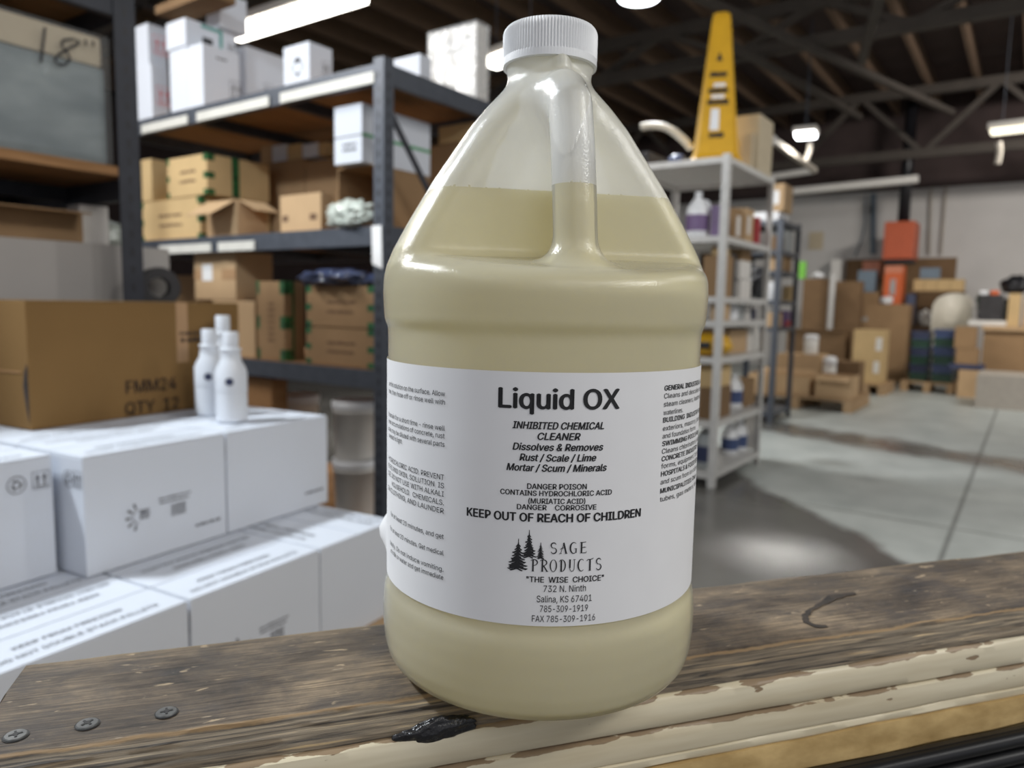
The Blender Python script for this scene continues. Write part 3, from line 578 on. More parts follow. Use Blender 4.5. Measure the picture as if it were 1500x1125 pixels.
strip('edge_board', [(.386, -.0407), (.2965, -.0408), (.2955, -.0415), (.2952, -.0442), (.2962, -.0455), (.386, -.0458)], PM, amp=.0006, seed=9)
core_m = mat('raw_chipboard', (.34, .225, .09), .9, scale=45, c2=(.60, .43, .20), stretch=(.8, 1, 1.5), bump=.6, detail=7, spec=.1)
strip('chipboard', [(.384, -.0460), (.2945, -.0460), (.2935, -.050), (.2938, -.0615), (.384, -.0615)], core_m, amp=.0012, seed=12)
body = MB().box(-.105, .2985, -LZ, 1.7, .384, -.0616).build('support_panel', core_m, ledge)
# dark tar blob stuck on the edge below the jug
def tar():
    bm = bmesh.new(); bmesh.ops.create_icosphere(bm, subdivisions=4, radius=1)
    for v in bm.verts:
        p = v.co.copy(); k = 1+.35*noise.noise(p*1.7+Vector((4, 1, 2)))+.12*noise.noise(p*5)
        v.co = Vector((p.x*.0165*k-.004*p.z, p.y*.0028*k, p.z*.0050*k+.0022*p.x))
    for f in bm.faces: f.smooth = True
    mb = MB(); mb.bm.free(); mb.bm = bm
    o = mb.build('tar_blob', mat('tar', (.012, .012, .014), .28, .2, 200, bump=.8, spec=.6), ledge, True); o.location = (.066, .2972, -.0098); return o
tar()
# flush cross-head screws in the plank
scr_m = mat('screw_steel', (.13, .132, .13), .45, .25, 300, .6)
scr_dark = mat('screw_recess', (.015, .014, .014), .7, .1)
for k, (a, n, rot) in enumerate(((-.0999, .3232, .3), (-.0749, .3245, .75), (-.0453, .3250, .15))):
    mb = MB(); mb.lathe([(.0, -.001), (.0040, -.001), (.0042, .0006), (.0038, .0010), (.0, .0011)], 28, cap=False)
    s_ = mb.build('screw', scr_m, ledge); s_.location = (a, n, 0); s_.rotation_euler = (0, 0, rot); smooth_by_angle(s_)
    mb = MB(); mb.box(-.0024, -.00045, .0009, .0024, .00045, .00125); mb.box(-.00045, -.0024, .0009, .00045, .0024, .00126); mb.box(-.0009, -.0009, .0009, .0009, .0009, .00127)
    c_ = mb.build('cross_recess', scr_dark, s_)
    mb = MB(); mb.lathe([(.0040, .00035), (.0047, .00040), (.0046, .0001)], 28, cap=False); mb.build('countersink_rim', scr_dark, s_)
# curved burn gouge in the plank (dark crescent), to the right of the jug
P3 = [(.2905, .3190), (.2845, .3215), (.2830, .3270), (.2870, .3335), (.296, .3400), (.309, .3455), (.324, .3530), (.342, .3545)]
bm = bmesh.new(); L_, R_ = [], []
for i, (x, y) in enumerate(P3):
    q = P3[min(i+1, len(P3)-1)]; p_ = P3[max(i-1, 0)]; t_ = Vector((q[0]-p_[0], q[1]-p_[1])).normalized()
    wd = (.0012, .0022, .0019, .0016, .0014, .0017, .0030, .0010)[i]
    L_.append(bm.verts.new((x-t_.y*wd, y+t_.x*wd, .00045))); R_.append(bm.verts.new((x+t_.y*wd, y-t_.x*wd, .00045)))
for i in range(len(P3)-1): bm.faces.new((L_[i], R_[i], R_[i+1], L_[i+1]))
bmesh.ops.subdivide_edges(bm, edges=bm.edges[:], cuts=3, use_grid_fill=True)
for v in bm.verts:
    v.co += Vector((.0008*noise.noise(v.co*300), .0014*noise.noise(v.co*260+Vector((5, 5, 5))), 0))
mb = MB(); mb.bm.free(); mb.bm = bm
g_ = mb.build('burn_mark', mat('burnt_wood', (.012, .010, .009), .8, scale=160, c2=(.05, .036, .026)), ledge)
# black ribbed mat hanging under the ledge edge
rib = empty('ribbed_mat', (0, 0, LZ), PRZ, 'black ribbed rubber mat below the chipboard edge, bottom right', 'mat')
MB().box(-.11, .2895, -.40, 1.6, .2925, -.0618).build('backing', 'rubber', rib)
for k in range(20):
    z = -.0665-k*.0105
    MB().tube([(-.108, .2885, z), (1.58, .2885, z)], .0044, 10).build('rib', 'rubber', rib, True)
# ------------------------------------------------------------------ the jug
JX, JY = .0148, .3587
HAZ = math.radians(13.0)                  # the handle side is turned a little to the right of the camera
jug = empty('chemical_jug', (JX, JY, LZ+.0004), 0, 'translucent gallon jug of pale yellow liquid with white label on the ledge', 'jug')
JP = [(-.002, .0600), (0, .0625), (.0015, .0675), (.004, .0712), (.008, .0742), (.014, .0758), (.022, .0765), (.031, .0766), (.037, .0762), (.0405, .0755), (.0425, .0747), (.046, .0744),
      (.10, .0743), (.157, .0743), (.1628, .0744), (.1640, .0747), (.1652, .0755), (.1675, .0761), (.170, .0762), (.174, .0765), (.180, .0767), (.1855, .0764), (.191, .0753), (.1985, .0722), (.2105, .0658), (.2300, .0543),
      (.2553, .0372), (.2650, .0292), (.2700, .0245), (.2735, .0214), (.2765, .0198), (.2790, .0194), (.2815, .0199), (.2840, .0206), (.2875, .0206), (.2890, .0200)]
def jprof(z):
    zs = np.array([p[0] for p in JP]); rs = np.array([p[1] for p in JP]); return np.interp(z, zs, rs)
def smax(a, b, k):
    h = np.clip(.5-.5*(b-a)/k, 0, 1); return b*(1-h)+a*h+k*h*(1-h)
def smin(a, b, k): return -smax(-a, -b, k)
def capsule(X, Y, Z, pts, r):
    d = None
    for (a, b) in zip(pts, pts[1:]):
        a = np.array(a); b = np.array(b); ab = b-a
        t = np.clip(((X-a[0])*ab[0]+(Y-a[1])*ab[1]+(Z-a[2])*ab[2])/(ab@ab), 0, 1)
        e = np.sqrt((X-a[0]-t*ab[0])**2+(Y-a[1]-t*ab[1])**2+(Z-a[2]-t*ab[2])**2)-r
        d = e if d is None else np.minimum(d, e)
    return d
def jug_field(X, Y, Z, off=0.0):
    rho = np.sqrt(X*X+Y*Y); R = jprof(Z)
    zz = np.linspace(-.002, .289, 600); sl = np.gradient(jprof(zz), zz); s_ = np.interp(Z, zz, sl)
    f = (rho-R)/np.sqrt(1+np.clip(s_, -2, 2)**2)
    f = smax(f, -Z, .004); f = np.maximum(f, Z-.2885)
    # finger recess: everything in front of a plane, above the shoulder ledge
    hx, hy = math.sin(HAZ), -math.cos(HAZ)
    yl = X*hx+Y*hy
    kk = np.interp(Z, [.19, .215, .245, .275], [.030, .0270, .0235, .0215])
    ledge_ = Z-(.1950-.16*np.clip(yl-.03, 0, .05))
    cut = smax(kk-yl, -ledge_, .0045)
    f = smax(f, -cut, .0085)
    P_ = lambda y, z: (hx*y, hy*y, z)
    h = capsule(X, Y, Z, [P_(.012, .2650), P_(.0260, .2668), P_(.0345, .2600), P_(.0400, .2400), P_(.0450, .2150), P_(.0500, .1800)], .0094)
    f = smin(f, h, .012)
    tab = capsule(X, Y, Z, [P_(.0195, .2765), P_(.0195, .2820)], .0036)
    f = smin(f, tab, .002)
    return f+off
def surface_nets(F, org, h):
    s = F < 0
    nx, ny, nz = F.shape
    c = [(i, j, k) for i in (0, 1) for j in (0, 1) for k in (0, 1)]
    sl = lambda A, o: A[o[0]:nx-1+o[0], o[1]:ny-1+o[1], o[2]:nz-1+o[2]]
    cnt = sum(sl(s, o).astype(np.int8) for o in c)
    act = (cnt > 0) & (cnt < 8)
    idx = -np.ones(act.shape, np.int64); ii = np.argwhere(act); idx[act] = np.arange(len(ii))
    pos = np.zeros((len(ii), 3)); num = np.zeros(len(ii))
    g = {o: F[ii[:, 0]+o[0], ii[:, 1]+o[1], ii[:, 2]+o[2]] for o in c}
    for a in c:
        for ax in range(3):
            if a[ax]: continue
            b = list(a); b[ax] = 1; b = tuple(b)
            fa, fb = g[a], g[b]; x = (fa < 0) != (fb < 0)
            t = np.where(x, fa/np.where(x, fa-fb, 1), 0)
            p = np.array(a, float)[None].repeat(len(ii), 0); p[:, ax] = t
            pos += p*x[:, None]; num += x
    pos = (pos/num[:, None]+ii)*h+np.array(org)
    quads = []
    for ax in range(3):
        u, v = (ax+1) % 3, (ax+2) % 3
        A = s[tuple(slice(1, -1) if d != ax else slice(0, -1) for d in range(3))]
        B = s[tuple(slice(1, -1) if d != ax else slice(1, None) for d in range(3))]
        e = np.argwhere(A != B); fl = A[tuple(e.T)]
        q = e.copy()
        for d in range(3):
            if d != ax: q[:, d] += 1
        def cell(du, dv):
            r = q.copy(); r[:, u] -= du; r[:, v] -= dv; return idx[tuple(r.T)]
        Q = np.stack([cell(1, 1), cell(0, 1), cell(0, 0), cell(1, 0)], 1)
        Q[~fl] = Q[~fl][:, ::-1]; quads.append(Q)
    return pos, np.concatenate(quads)
def jug_mesh(name, off, h=.0014):
    org = (-.082, -.082, -.006); n = (int(.164/h)+1, int(.164/h)+1, int(.298/h)+1)
    X, Y, Z = np.meshgrid(*[org[i]+h*np.arange(n[i]) for i in range(3)], indexing='ij')
    v, q = surface_nets(jug_field(X, Y, Z, off), org, h)
    e = np.concatenate([q[:, [0, 1]], q[:, [1, 2]], q[:, [2, 3]], q[:, [3, 0]]])
    for it in range(8):
        acc = np.zeros_like(v); nn = np.zeros(len(v))
        np.add.at(acc, e[:, 0], v[e[:, 1]]); np.add.at(nn, e[:, 0], 1)
        np.add.at(acc, e[:, 1], v[e[:, 0]]); np.add.at(nn, e[:, 1], 1)
        lam = .55 if it % 2 == 0 else -.57
        v = v+lam*(acc/nn[:, None]-v)
    me = bpy.data.meshes.new(name); me.from_pydata(v.tolist(), [], q.tolist())
    me.polygons.foreach_set('use_smooth', [True]*len(q)); me.update(); return me
def translucent_mat(name, diff, trans, tfac, clear, rough, spec=True, bump=0, ior=1.5):
    m = bpy.data.materials.new(name); m.use_nodes = True; nt = m.node_tree; L = nt.links.new; N = nt.nodes.new
    nt.nodes.remove(nt.nodes['Principled BSDF']); out = nt.nodes['Material Output']
    d = N('ShaderNodeBsdfDiffuse'); d.inputs[0].default_value = (*diff, 1); t = N('ShaderNodeBsdfTranslucent'); t.inputs[0].default_value = (*trans, 1)
    m1 = N('ShaderNodeMixShader'); m1.inputs[0].default_value = tfac; L(d.outputs[0], m1.inputs[1]); L(t.outputs[0], m1.inputs[2])
    tr = N('ShaderNodeBsdfTransparent'); m2 = N('ShaderNodeMixShader'); m2.inputs[0].default_value = clear; L(m1.outputs[0], m2.inputs[1]); L(tr.outputs[0], m2.inputs[2])
    last = m2
    if spec:
        g = N('ShaderNodeBsdfGlossy'); g.inputs['Roughness'].default_value = rough
        fr = N('ShaderNodeFresnel'); fr.inputs[0].default_value = ior; m3 = N('ShaderNodeMixShader'); L(fr.outputs[0], m3.inputs[0]); L(m2.outputs[0], m3.inputs[1]); L(g.outputs[0], m3.inputs[2]); last = m3
        if bump:
            tc = N('ShaderNodeTexCoord'); nz = N('ShaderNodeTexNoise'); nz.inputs['Scale'].default_value = 1200; nz.inputs['Detail'].default_value = 2; L(tc.outputs['Object'], nz.inputs['Vector'])
            bp = N('ShaderNodeBump'); bp.inputs['Strength'].default_value = bump; bp.inputs['Distance'].default_value = .0004; L(nz.outputs['Fac'], bp.inputs['Height']); L(bp.outputs[0], g.inputs['Normal'])
    L(last.outputs[0], out.inputs[0]); return m
M['hdpe_dry'] = translucent_mat('milky_plastic_above_liquid', (.92, .93, .93), (.98, .98, .97), .50, .18, .24, bump=.45)
M['hdpe'] = translucent_mat('milky_plastic', (.95, .945, .88), (.985, .98, .94), .50, .52, .24, bump=.45)
M['liquid'] = translucent_mat('yellow_liquid', (.99, .925, .58), (.995, .945, .64), .36, .03, .1, spec=False)
sh = bpy.data.objects.new('bottle_body', jug_mesh('bottle_body', 0.0)); col.objects.link(sh); sh.data.materials.append(M['hdpe']); sh.data.materials.append(M['hdpe_dry']); sh.parent = jug
for p_ in sh.data.polygons:
    if p_.center.z > .2248: p_.material_index = 1      # plastic wetted by the liquid is clearer than the dry part
lm = jug_mesh('liquid', .0013)
bm = bmesh.new(); bm.from_mesh(lm)
r = bmesh.ops.bisect_plane(bm, geom=bm.verts[:]+bm.edges[:]+bm.faces[:], plane_co=(0, 0, .2248), plane_no=(0, 0, 1), clear_outer=True)
bmesh.ops.holes_fill(bm, edges=[e for e in bm.edges if e.is_boundary], sides=0)
for f in bm.faces: f.smooth = abs(f.normal.z) < .999
bm.to_mesh(lm); bm.free()
lq = bpy.data.objects.new('liquid', lm); col.objects.link(lq); lm.materials.append(M['liquid']); lq.parent = jug
# cap with fine ribs
def cap_mesh():
    n = 96*6; mb = MB(); rings = []
    prof = [(.0213, .2838, 0), (.0219, .2840, 0), (.0219, .2872, 0), (.02115, .2876, 1), (.02115, .2985, 1), (.0210, .2998, .6), (.0206, .3008, .15), (.0190, .3011, 0), (.0, .3011, 0)]
    for r_, z, k in prof[:-1]:
        ring = []
        for i in range(n):
            a = 2*math.pi*i/n; ph = (i % 6)/6
            rr = r_+k*.00085*(.5+.5*math.cos(2*math.pi*ph))**.7
            ring.append(mb.bm.verts.new((rr*math.cos(a), rr*math.sin(a), z)))
        rings.append(ring)
    for a, b in zip(rings, rings[1:]):
        for i in range(n): mb.bm.faces.new((a[i], a[(i+1) % n], b[(i+1) % n], b[i]))
    mb.bm.faces.new(rings[-1]); mb.bm.faces.new(rings[0][::-1])
    return mb
cp = cap_mesh().build('cap', mat('cap_plastic', (.80, .81, .82), .38, .01, 30), jug); smooth_by_angle(cp, 35); cp['label'] = 'white ribbed screw cap'
# label: a sheet wrapped round the front, with one lifted corner at the left
LR = .0749
def on_label(s, z, off=0.0):
    th = s/LR; r = LR+off; return (r*math.sin(th), -r*math.cos(th), z)
LB0, LB1 = .0462, .1485
bm = bmesh.new(); S0, S1 = -.150, .150; ns, nz = 150, 26; grid = []
for i in range(ns+1):
    s = S0+(S1-S0)*i/ns; row = []
    for j in range(nz+1):
        z = LB0+(LB1-LB0)*j/nz; off = 0.0
        d = max(0, 1-math.hypot((s+.122)/.017, (z-.0605)/.013)); off += .0072*d*d*(3-2*d)*.8      # lifted pucker at the left silhouette
        row.append(bm.verts.new(on_label(s, z, off)))
    grid.append(row)
for i in range(ns):
    for j in range(nz): bm.faces.new((grid[i][j], grid[i+1][j], grid[i+1][j+1], grid[i][j+1]))
for f in bm.faces: f.smooth = True
mb = MB(); mb.bm.free(); mb.bm = bm
label = mb.build('label', mat('label_paper', (.80, .80, .81), .55, .012, 60, spec=.3), jug, True); label['label'] = 'white printed paper label'
pr = MB()
def lab(x, y): return on_label(x, y, .00022)
def T(s, x0, x1, y, cap, **k): put_text(pr, s, lab, x0/1000, x1/1000, y/1000, cap/1000, **k)
BD = .050
T('Liquid OX', -20.3, 28.6, 134.3, 7.7, bold=.052)
T('INHIBITED CHEMICAL', -14.4, 22.1, 126.3, 2.75, bold=BD, shear=.22)
T('CLEANER', -4.5, 12.5, 122.1, 2.75, bold=BD, shear=.22)
T('Dissolves & Removes', -14.2, 22.0, 117.8, 2.75, bold=BD, shear=.22)
T('Rust / Scale / Lime', -11.4, 19.2, 113.6, 2.75, bold=BD, shear=.22)
T('Mortar / Scum / Minerals', -16.5, 23.8, 109.5, 2.75, bold=BD, shear=.22)
T('DANGER POISON', -8.1, 15.6, 102.4, 2.15, bold=.036)
T('CONTAINS HYDROCHLORIC ACID', -18.8, 26.4, 99.7, 2.05, bold=.036)
T('(MURIATIC ACID)', -7.5, 15.2, 96.6, 2.05, bold=.036)
T('DANGER    CORROSIVE', -12.0, 19.9, 94.0, 2.05, bold=.036)
T('KEEP OUT OF REACH OF CHILDREN', -33.1, 40.8, 89.2, 3.35, bold=.054)
T('"THE  WISE  CHOICE"', -7.6, 24.1, 64.5, 2.3, bold=.03)
T('732 N. Ninth', -.7, 16.5, 60.6, 2.7)
T('Salina, KS 67401', -3.3, 19.1, 56.3, 2.7)
T('785-309-1919', -1.9, 17.6, 52.3, 2.65)
T('FAX 785-309-1916', -5.0, 20.8, 48.1, 2.65)
for s, x0, y in (('on this solution on the surface. Allow', -92, 136.8), ('time, then hose off or rinse well with', -93, 133.4), ('it remain for a short time - rinse well', -93, 122.7),
                 ('over accumulations of concrete, rust', -93, 119.5), ('scale, may be diluted with several parts', -94, 116.0),
                 ('for at least 20 minutes, and get', -88, 77.3), ('for at least 20 minutes. Get medical', -89, 70.3), ('lately. Do not induce vomiting.', -89, 63.3), ('of milk or water and get immediate', -88, 59.8)):
    T(s, x0, -44.3, y, 2.1)
T('needed is light.', -92, -73, 113.0, 2.1)
for s, x0, y in (('HYDROCHLORIC ACID. PREVENT', -93, 102.2), ('EYES AND SKIN. SOLUTION  IS', -93, 98.7), ('USE. DO NOT USE WITH ALKALI', -94, 95.2), ('HOUSEHOLD   CHEMICALS.', -86, 91.6), ('ON CLOTHING, AND LAUNDER', -94, 88.1)):
    T(s, x0, -44.4, y, 2.2)
for s, x1, y, bo in (('GENERAL INDUSTRIAL A', 92, 140.4, .018), ('Cleans and descales coils', 96, 137.1, 0), ('steam cleaners, heat exch', 95, 133.7, 0), ('waterlines.', 66.5, 130.2, 0), ('BUILDING  INDUSTRY: Rem', 97, 127.1, .014), ('exteriors, masonry, pavers', 97, 123.6, 0),
                     ('and foundation forms', 84, 120.4, 0), ('SWIMMING POOLS: Rem', 94, 117.2, .014), ('Cleans chlorinators, equi', 95, 114.0, 0), ('CONCRETE INDUSTRY: R', 94, 110.8, .014), ('forms, equipment, tools', 93, 107.7, 0),
                     ('HOSPITALS & FOOD SERV', 94, 104.4, .014), ('and scum from ice cubes', 93, 101.0, 0), ('MUNICIPALITIES: Clean', 91, 97.2, .014), ('tubes, gas meters, and', 93, 93.6, 0)):
    T(s, 51.8, x1, y, 2.05, bold=bo*2.6)
po = pr.build('printed_text', 'ink', label); po['label'] = 'black lettering'
# company logo: three pines and two lines of ornate capitals
lg = MB()
def pine(cx, y0, hgt, half, seed, lean=0):
    q = random.Random(seed); tiers = 9
    for i in range(tiers):
        f = i/(tiers-1); y = y0+hgt*(.10+.80*f); wd = half*(1-f)**.85+.25; dr = hgt*.085
        for sg in (-1, 1):
            for kk in range(2):
                ww = wd*q.uniform(.72, 1.08)*(1 if kk == 0 else .72); yy = y-kk*hgt*.045; x = cx+lean*f
                pts = [(x, yy+dr*.9), (x+sg*ww*.45, yy+dr*.12), (x+sg*ww, yy-dr*q.uniform(.15, .5)), (x+sg*ww*.8, yy-dr*.72), (x+sg*ww*.42, yy-dr*.42), (x, yy+dr*.05)]
                lg.poly([lab(a/1000, b/1000) for a, b in pts])
    lg.poly([lab(a/1000, b/1000) for a, b in ((cx-.35, y0+hgt*.05), (cx+.35, y0+hgt*.05), (cx+lean+.12, y0+hgt), (cx+lean-.12, y0+hgt))])
pine(-11.6, 68.8, 13.2, 4.6, 3, .6); pine(-6.8, 74.2, 11.6, 3.1, 5); pine(-2.2, 74.0, 6.8, 1.7, 8)
def stroke(pts, wds, ox, oy, sx, sy):
    pts = [Vector((p[0]*sx+ox, p[1]*sy+oy)) for p in pts]
    Lp, Rp = [], []
    for i, p in enumerate(pts):
        t = (pts[min(i+1, len(pts)-1)]-pts[max(i-1, 0)]).normalized(); n = Vector((-t.y, t.x)); wv = (wds[i] if isinstance(wds, (list, tuple)) else wds)/2
        Lp.append(p+n*wv); Rp.append(p-n*wv)
    for i in range(len(pts)-1):
        lg.poly([lab(a.x/1000, a.y/1000) for a in (Lp[i], Rp[i], Rp[i+1], Lp[i+1])])
def arc(cx, cy, rx, ry, a0, a1, n=14): return [(cx+rx*math.cos(math.radians(a0+(a1-a0)*i/n)), cy+ry*math.sin(math.radians(a0+(a1-a0)*i/n))) for i in range(n+1)]
TH, TN = .62, .20
def glyph(ch, ox, oy, sx, sy):
    S = lambda p, wv: stroke(p, wv, ox, oy, sx, sy)
    serif = lambda x, y: S([(x-.16, y), (x+.16, y)], TN)
    sw = lambda n: [TN+(TH*.75-TN)*math.sin(math.pi*i/n) for i in range(n+1)]
    if ch == 'S': S(arc(.5, .74, .33, .24, 20, 270, 12), sw(12)); S(arc(.5, .26, .36, .25, 90, -160, 12), sw(12))
    elif ch == 'A': S([(.58, 1), (.12, 0)], TN); S([(.50, .98), (.86, 0)], TH); S(arc(.45, .40, .30, .12, 200, -10, 8), TN); serif(.12, .01); serif(.86, .01)
    elif ch in 'CG':
        S(arc(.55, .5, .45, .5, 50, 310, 16), [TN+(TH-TN)*max(0, math.sin(math.pi*i/16))**2 for i in range(17)])
        if ch == 'G': S([(.86, .42), (.86, .05)], TH*.7); serif(.8, .43)
    elif ch == 'E': S([(.30, 0), (.30, 1)], TH); S([(.1, .98), (.9, 1.0)], TN*1.2); S([(.3, .5), (.75, .55)], TN*1.3); S([(.15, .02), (.95, .02), (.95, .16)], TN*1.2); serif(.75, .52)
    elif ch in 'PR':
        S([(.28, 0), (.28, 1)], TH); S([(.02, .86)]+arc(.35, .74, .52, .25, 130, -90, 14)[0:], [TN]+[TN+(TH*.8-TN)*max(0, math.sin(math.pi*i/14))**2 for i in range(15)]); serif(.28, .01)
        if ch == 'R': S([(.42, .5), (.95, 0)], TH*.8); serif(.95, .01)
    elif ch == 'O': S(arc(.5, .5, .42, .5, 90, 450, 24), [TN+(TH*.8-TN)*abs(math.cos(math.radians(90+15*i)))**2 for i in range(25)])
    elif ch == 'D': S([(.30, 0), (.30, .96)], TH); S([(.02, .84)]+arc(.34, .5, .52, .5, 110, -100, 16), [TN]+[TN+(TH*.8-TN)*max(0, math.sin(math.pi*i/16))**2 for i in range(17)])
    elif ch == 'U': S([(.22, 1), (.22, .3)], TH); S([(.22, .32)]+arc(.52, .26, .30, .25, 180, 360, 10)+[(.84, 1)], TN*1.2); serif(.22, .99); serif(.84, .99)
    elif ch == 'T': S([(.5, 0), (.5, .95)], TH); S([(.05, .82), (.15, .95), (.5, .94), (.85, .99), (.98, 1.04)], TN*1.4); serif(.5, .01)
def word(s, x0, x1, y, h):
    k = (x1-x0)/len(s)
    for i, ch in enumerate(s): glyph(ch, x0+i*k+.08*k, y, k*.78, h)
word('SAGE', 1.1, 16.9, 76.4, 4.5); word('PRODUCTS', -6.2, 23.6, 69.0, 4.9)
lo = lg.build('company_logo', 'ink', label); lo['label'] = 'black logo of three pines with ornate lettering'
# ------------------------------------------------------------------ cartons and other builders
def face_fn(face, lx, ly, h, e=.0012):
    if face == 'R': return lambda s, t: (s, -e, t)
    if face == 'L': return lambda s, t: (-e, ly-s, t)
    return lambda s, t: (s, t, h+e)
def mk_rect(mb, fn, s0, t0, s1, t1): mb.quad(fn(s0, t0), fn(s1, t0), fn(s1, t1), fn(s0, t1))
def mk_frame(mb, fn, s0, t0, s1, t1, w_):
    mk_rect(mb, fn, s0, t0, s1, t0+w_); mk_rect(mb, fn, s0, t1-w_, s1, t1); mk_rect(mb, fn, s0, t0+w_, s0+w_, t1-w_); mk_rect(mb, fn, s1-w_, t0+w_, s1, t1-w_)
def mk_arrows(mb, fn, s, t, w_, h_, frame=True):
    if frame: mk_frame(mb, fn, s, t, s+w_, t+h_, w_*.035)
    for c in (.30, .70):
        x = s+w_*c; mk_rect(mb, fn, x-w_*.05, t+h_*.24, x+w_*.05, t+h_*.62)
        mb.poly([fn(x-w_*.14, t+h_*.6), fn(x+w_*.14, t+h_*.6), fn(x, t+h_*.86)])
    mk_rect(mb, fn, s+w_*.12, t+h_*.12, s+w_*.88, t+h_*.18)
def mk_recycle(mb, fn, s, t, r):
    n = 28
    for i in range(n):
        a, b = 2*math.pi*i/n, 2*math.pi*(i+1)/n
        mb.quad(*[fn(s+q*math.cos(c), t+q*math.sin(c)) for q, c in ((r, a), (r, b), (r*.9, b), (r*.9, a))])
    for k in range(3):
        a = math.radians(90+120*k); q = lambda d, o: fn(s+r*(d*math.cos(a)-o*math.sin(a)), t+r*(d*math.sin(a)+o*math.cos(a)))
        mb.quad(q(.28, -.36), q(.28, .18), q(.50, .18), q(.50, -.28)); mb.poly([q(.14, .16), q(.64, .16), q(.39, .46)])
def mk_smudge(mb, fn, s, t, w_, rows, hrow, seed=0, gap=1.8):
    q = random.Random(seed)
    for i in range(rows):
        x = s+q.uniform(0, .1)*w_; y = t-i*hrow*gap
        while x < s+w_*.95:
            d = q.uniform(.5, 1.6)*hrow; mk_rect(mb, fn, x, y, min(x+d, s+w_), y+hrow*q.uniform(.7, 1)); x += d+hrow*q.uniform(.15, .5)
def carton(label, P, rz, lx, ly, h, m='carton', group=None, flap=None, tape=None, marks=None, name='carton', cat='box', bev=.003):
    """closed carton; origin at the nearest bottom corner, x to the right, y to the left; marks: list of (ink, function(mb, lx, ly, h))"""
    mb = MB().box(0, 0, 0, lx, ly, h-(.003 if flap else 0), min(bev, .1*min(lx, ly, h)))
    if tape:
        tm, w_, along = tape; e = .001
        def tp(mb):
            if along == 'x':
                c = ly/2; mb.quad((0, c-w_, h+e), (lx, c-w_, h+e), (lx, c+w_, h+e), (0, c+w_, h+e)); mb.quad((-e, c-w_, h), (-e, c+w_, h), (-e, c+w_, h*.7), (-e, c-w_, h*.7))
            elif along == 'edges':      # tape patches over the corner edges
                for t0, t1 in ((.0, .14), (.40, .56), (.84, 1)):
                    mb.quad((-e, 0, h*t0), (-e, w_, h*t0), (-e, w_, h*t1), (-e, 0, h*t1)); mb.quad((0, -e, h*t0), (w_*1.4, -e, h*t0), (w_*1.4, -e, h*t1), (0, -e, h*t1))
                    mb.quad((-e, ly, h*t0), (-e, ly-w_*.7, h*t0), (-e, ly-w_*.7, h*t1), (-e, ly, h*t1))
                mb.quad((lx*.38, -e, 0), (lx*.5, -e, 0), (lx*.5, -e, h), (lx*.38, -e, h)); mb.quad((0, 0, h+e), (lx, 0, h+e), (lx, w_, h+e), (0, w_, h+e))
        mb.ink(tm, tp)
    for ink, fnc in (marks or []): mb.ink(ink, lambda q: fnc(q, lx, ly, h))
    o = mb.build(name, m); o.location = P; o.rotation_euler = (0, 0, rz); tag(o, label, cat, group)
    g = .0022
    if flap == 'x':
        MB().box(.001, .001, h-.003, lx-.001, ly/2-g, h, .001).build('flap', m, o); MB().box(.001, ly/2+g, h-.003, lx-.001, ly-.001, h, .001).build('flap', m, o)
    elif flap == 'y':
        MB().box(.001, .001, h-.003, lx/2-g, ly-.001, h, .001).build('flap', m, o); MB().box(lx/2+g, .001, h-.003, lx-.001, ly-.001, h, .001).build('flap', m, o)
    return o
def open_carton(label, P, rz, lx, ly, h, m='carton', flaps=(), group=None, name='open_carton', cat='box', front_open=False, inner=None):
    w_ = .005; mb = MB()
    mb.box(0, 0, 0, lx, ly, w_)
    if front_open: mb.box(0, 0, h-w_, lx, ly, h)
    else: mb.box(0, 0, w_, w_, ly, h)
    mb.box(lx-w_, 0, w_, lx, ly, h); mb.box(w_, 0, w_, lx-w_, w_, h); mb.box(w_, ly-w_, w_, lx-w_, ly, h)
    o = mb.build(name, m); o.location = P; o.rotation_euler = (0, 0, rz); tag(o, label, cat, group)
    for side, ln, ang in flaps:
        # ang: degrees from straight up, positive folds outward
        a = math.radians(ang); dx, dz = math.sin(a)*ln, math.cos(a)*ln; mb = MB(); t = .002
        if side == 'L': p = [(0, .01, h), (0, ly-.01, h), (-dx, ly-.02, h+dz), (-dx, .02, h+dz)]
        elif side == 'R': p = [(.01, 0, h), (lx-.01, 0, h), (lx-.02, -dx, h+dz), (.02, -dx, h+dz)]
        elif side == 'BL': p = [(lx, .01, h), (lx, ly-.01, h), (lx+dx, ly-.02, h+dz), (lx+dx, .02, h+dz)]
        else: p = [(.01, ly, h), (lx-.01, ly, h), (lx-.02, ly+dx, h+dz), (.02, ly+dx, h+dz)]
        n = (Vector(p[1])-Vector(p[0])).cross(Vector(p[3])-Vector(p[0])).normalized()*t
        vs = [mb.bm.verts.new(Vector(q)+sg*n) for sg in (-1, 1) for q in p]
        for f in ((3, 2, 1, 0), (4, 5, 6, 7), (0, 1, 5, 4), (1, 2, 6, 5), (2, 3, 7, 6), (3, 0, 4, 7)): mb.bm.faces.new([vs[i] for i in f])
        mb.build('flap', m if side != 'in' else m, o)
    return o
def pbox(plane, xc, yt, z=None, yb=None, xl=None, xr=None, lx=None, ly=None, U=RU, V=RV):
    """place of a box from its nearest vertical edge on a plane of the building and its outline in the photograph"""
    P0, n = plane
    P = on_plane(xc, yb if yb is not None else yt+30, P0, n)
    if z is not None:
        P.z = z+.0012
    if lx is None: lx = max(.03, len_x(P, U, xr))
    if ly is None: ly = max(.03, len_x(P, V, xl))
    h = len_y(P, ZA, yt)
    return P, lx, ly, h
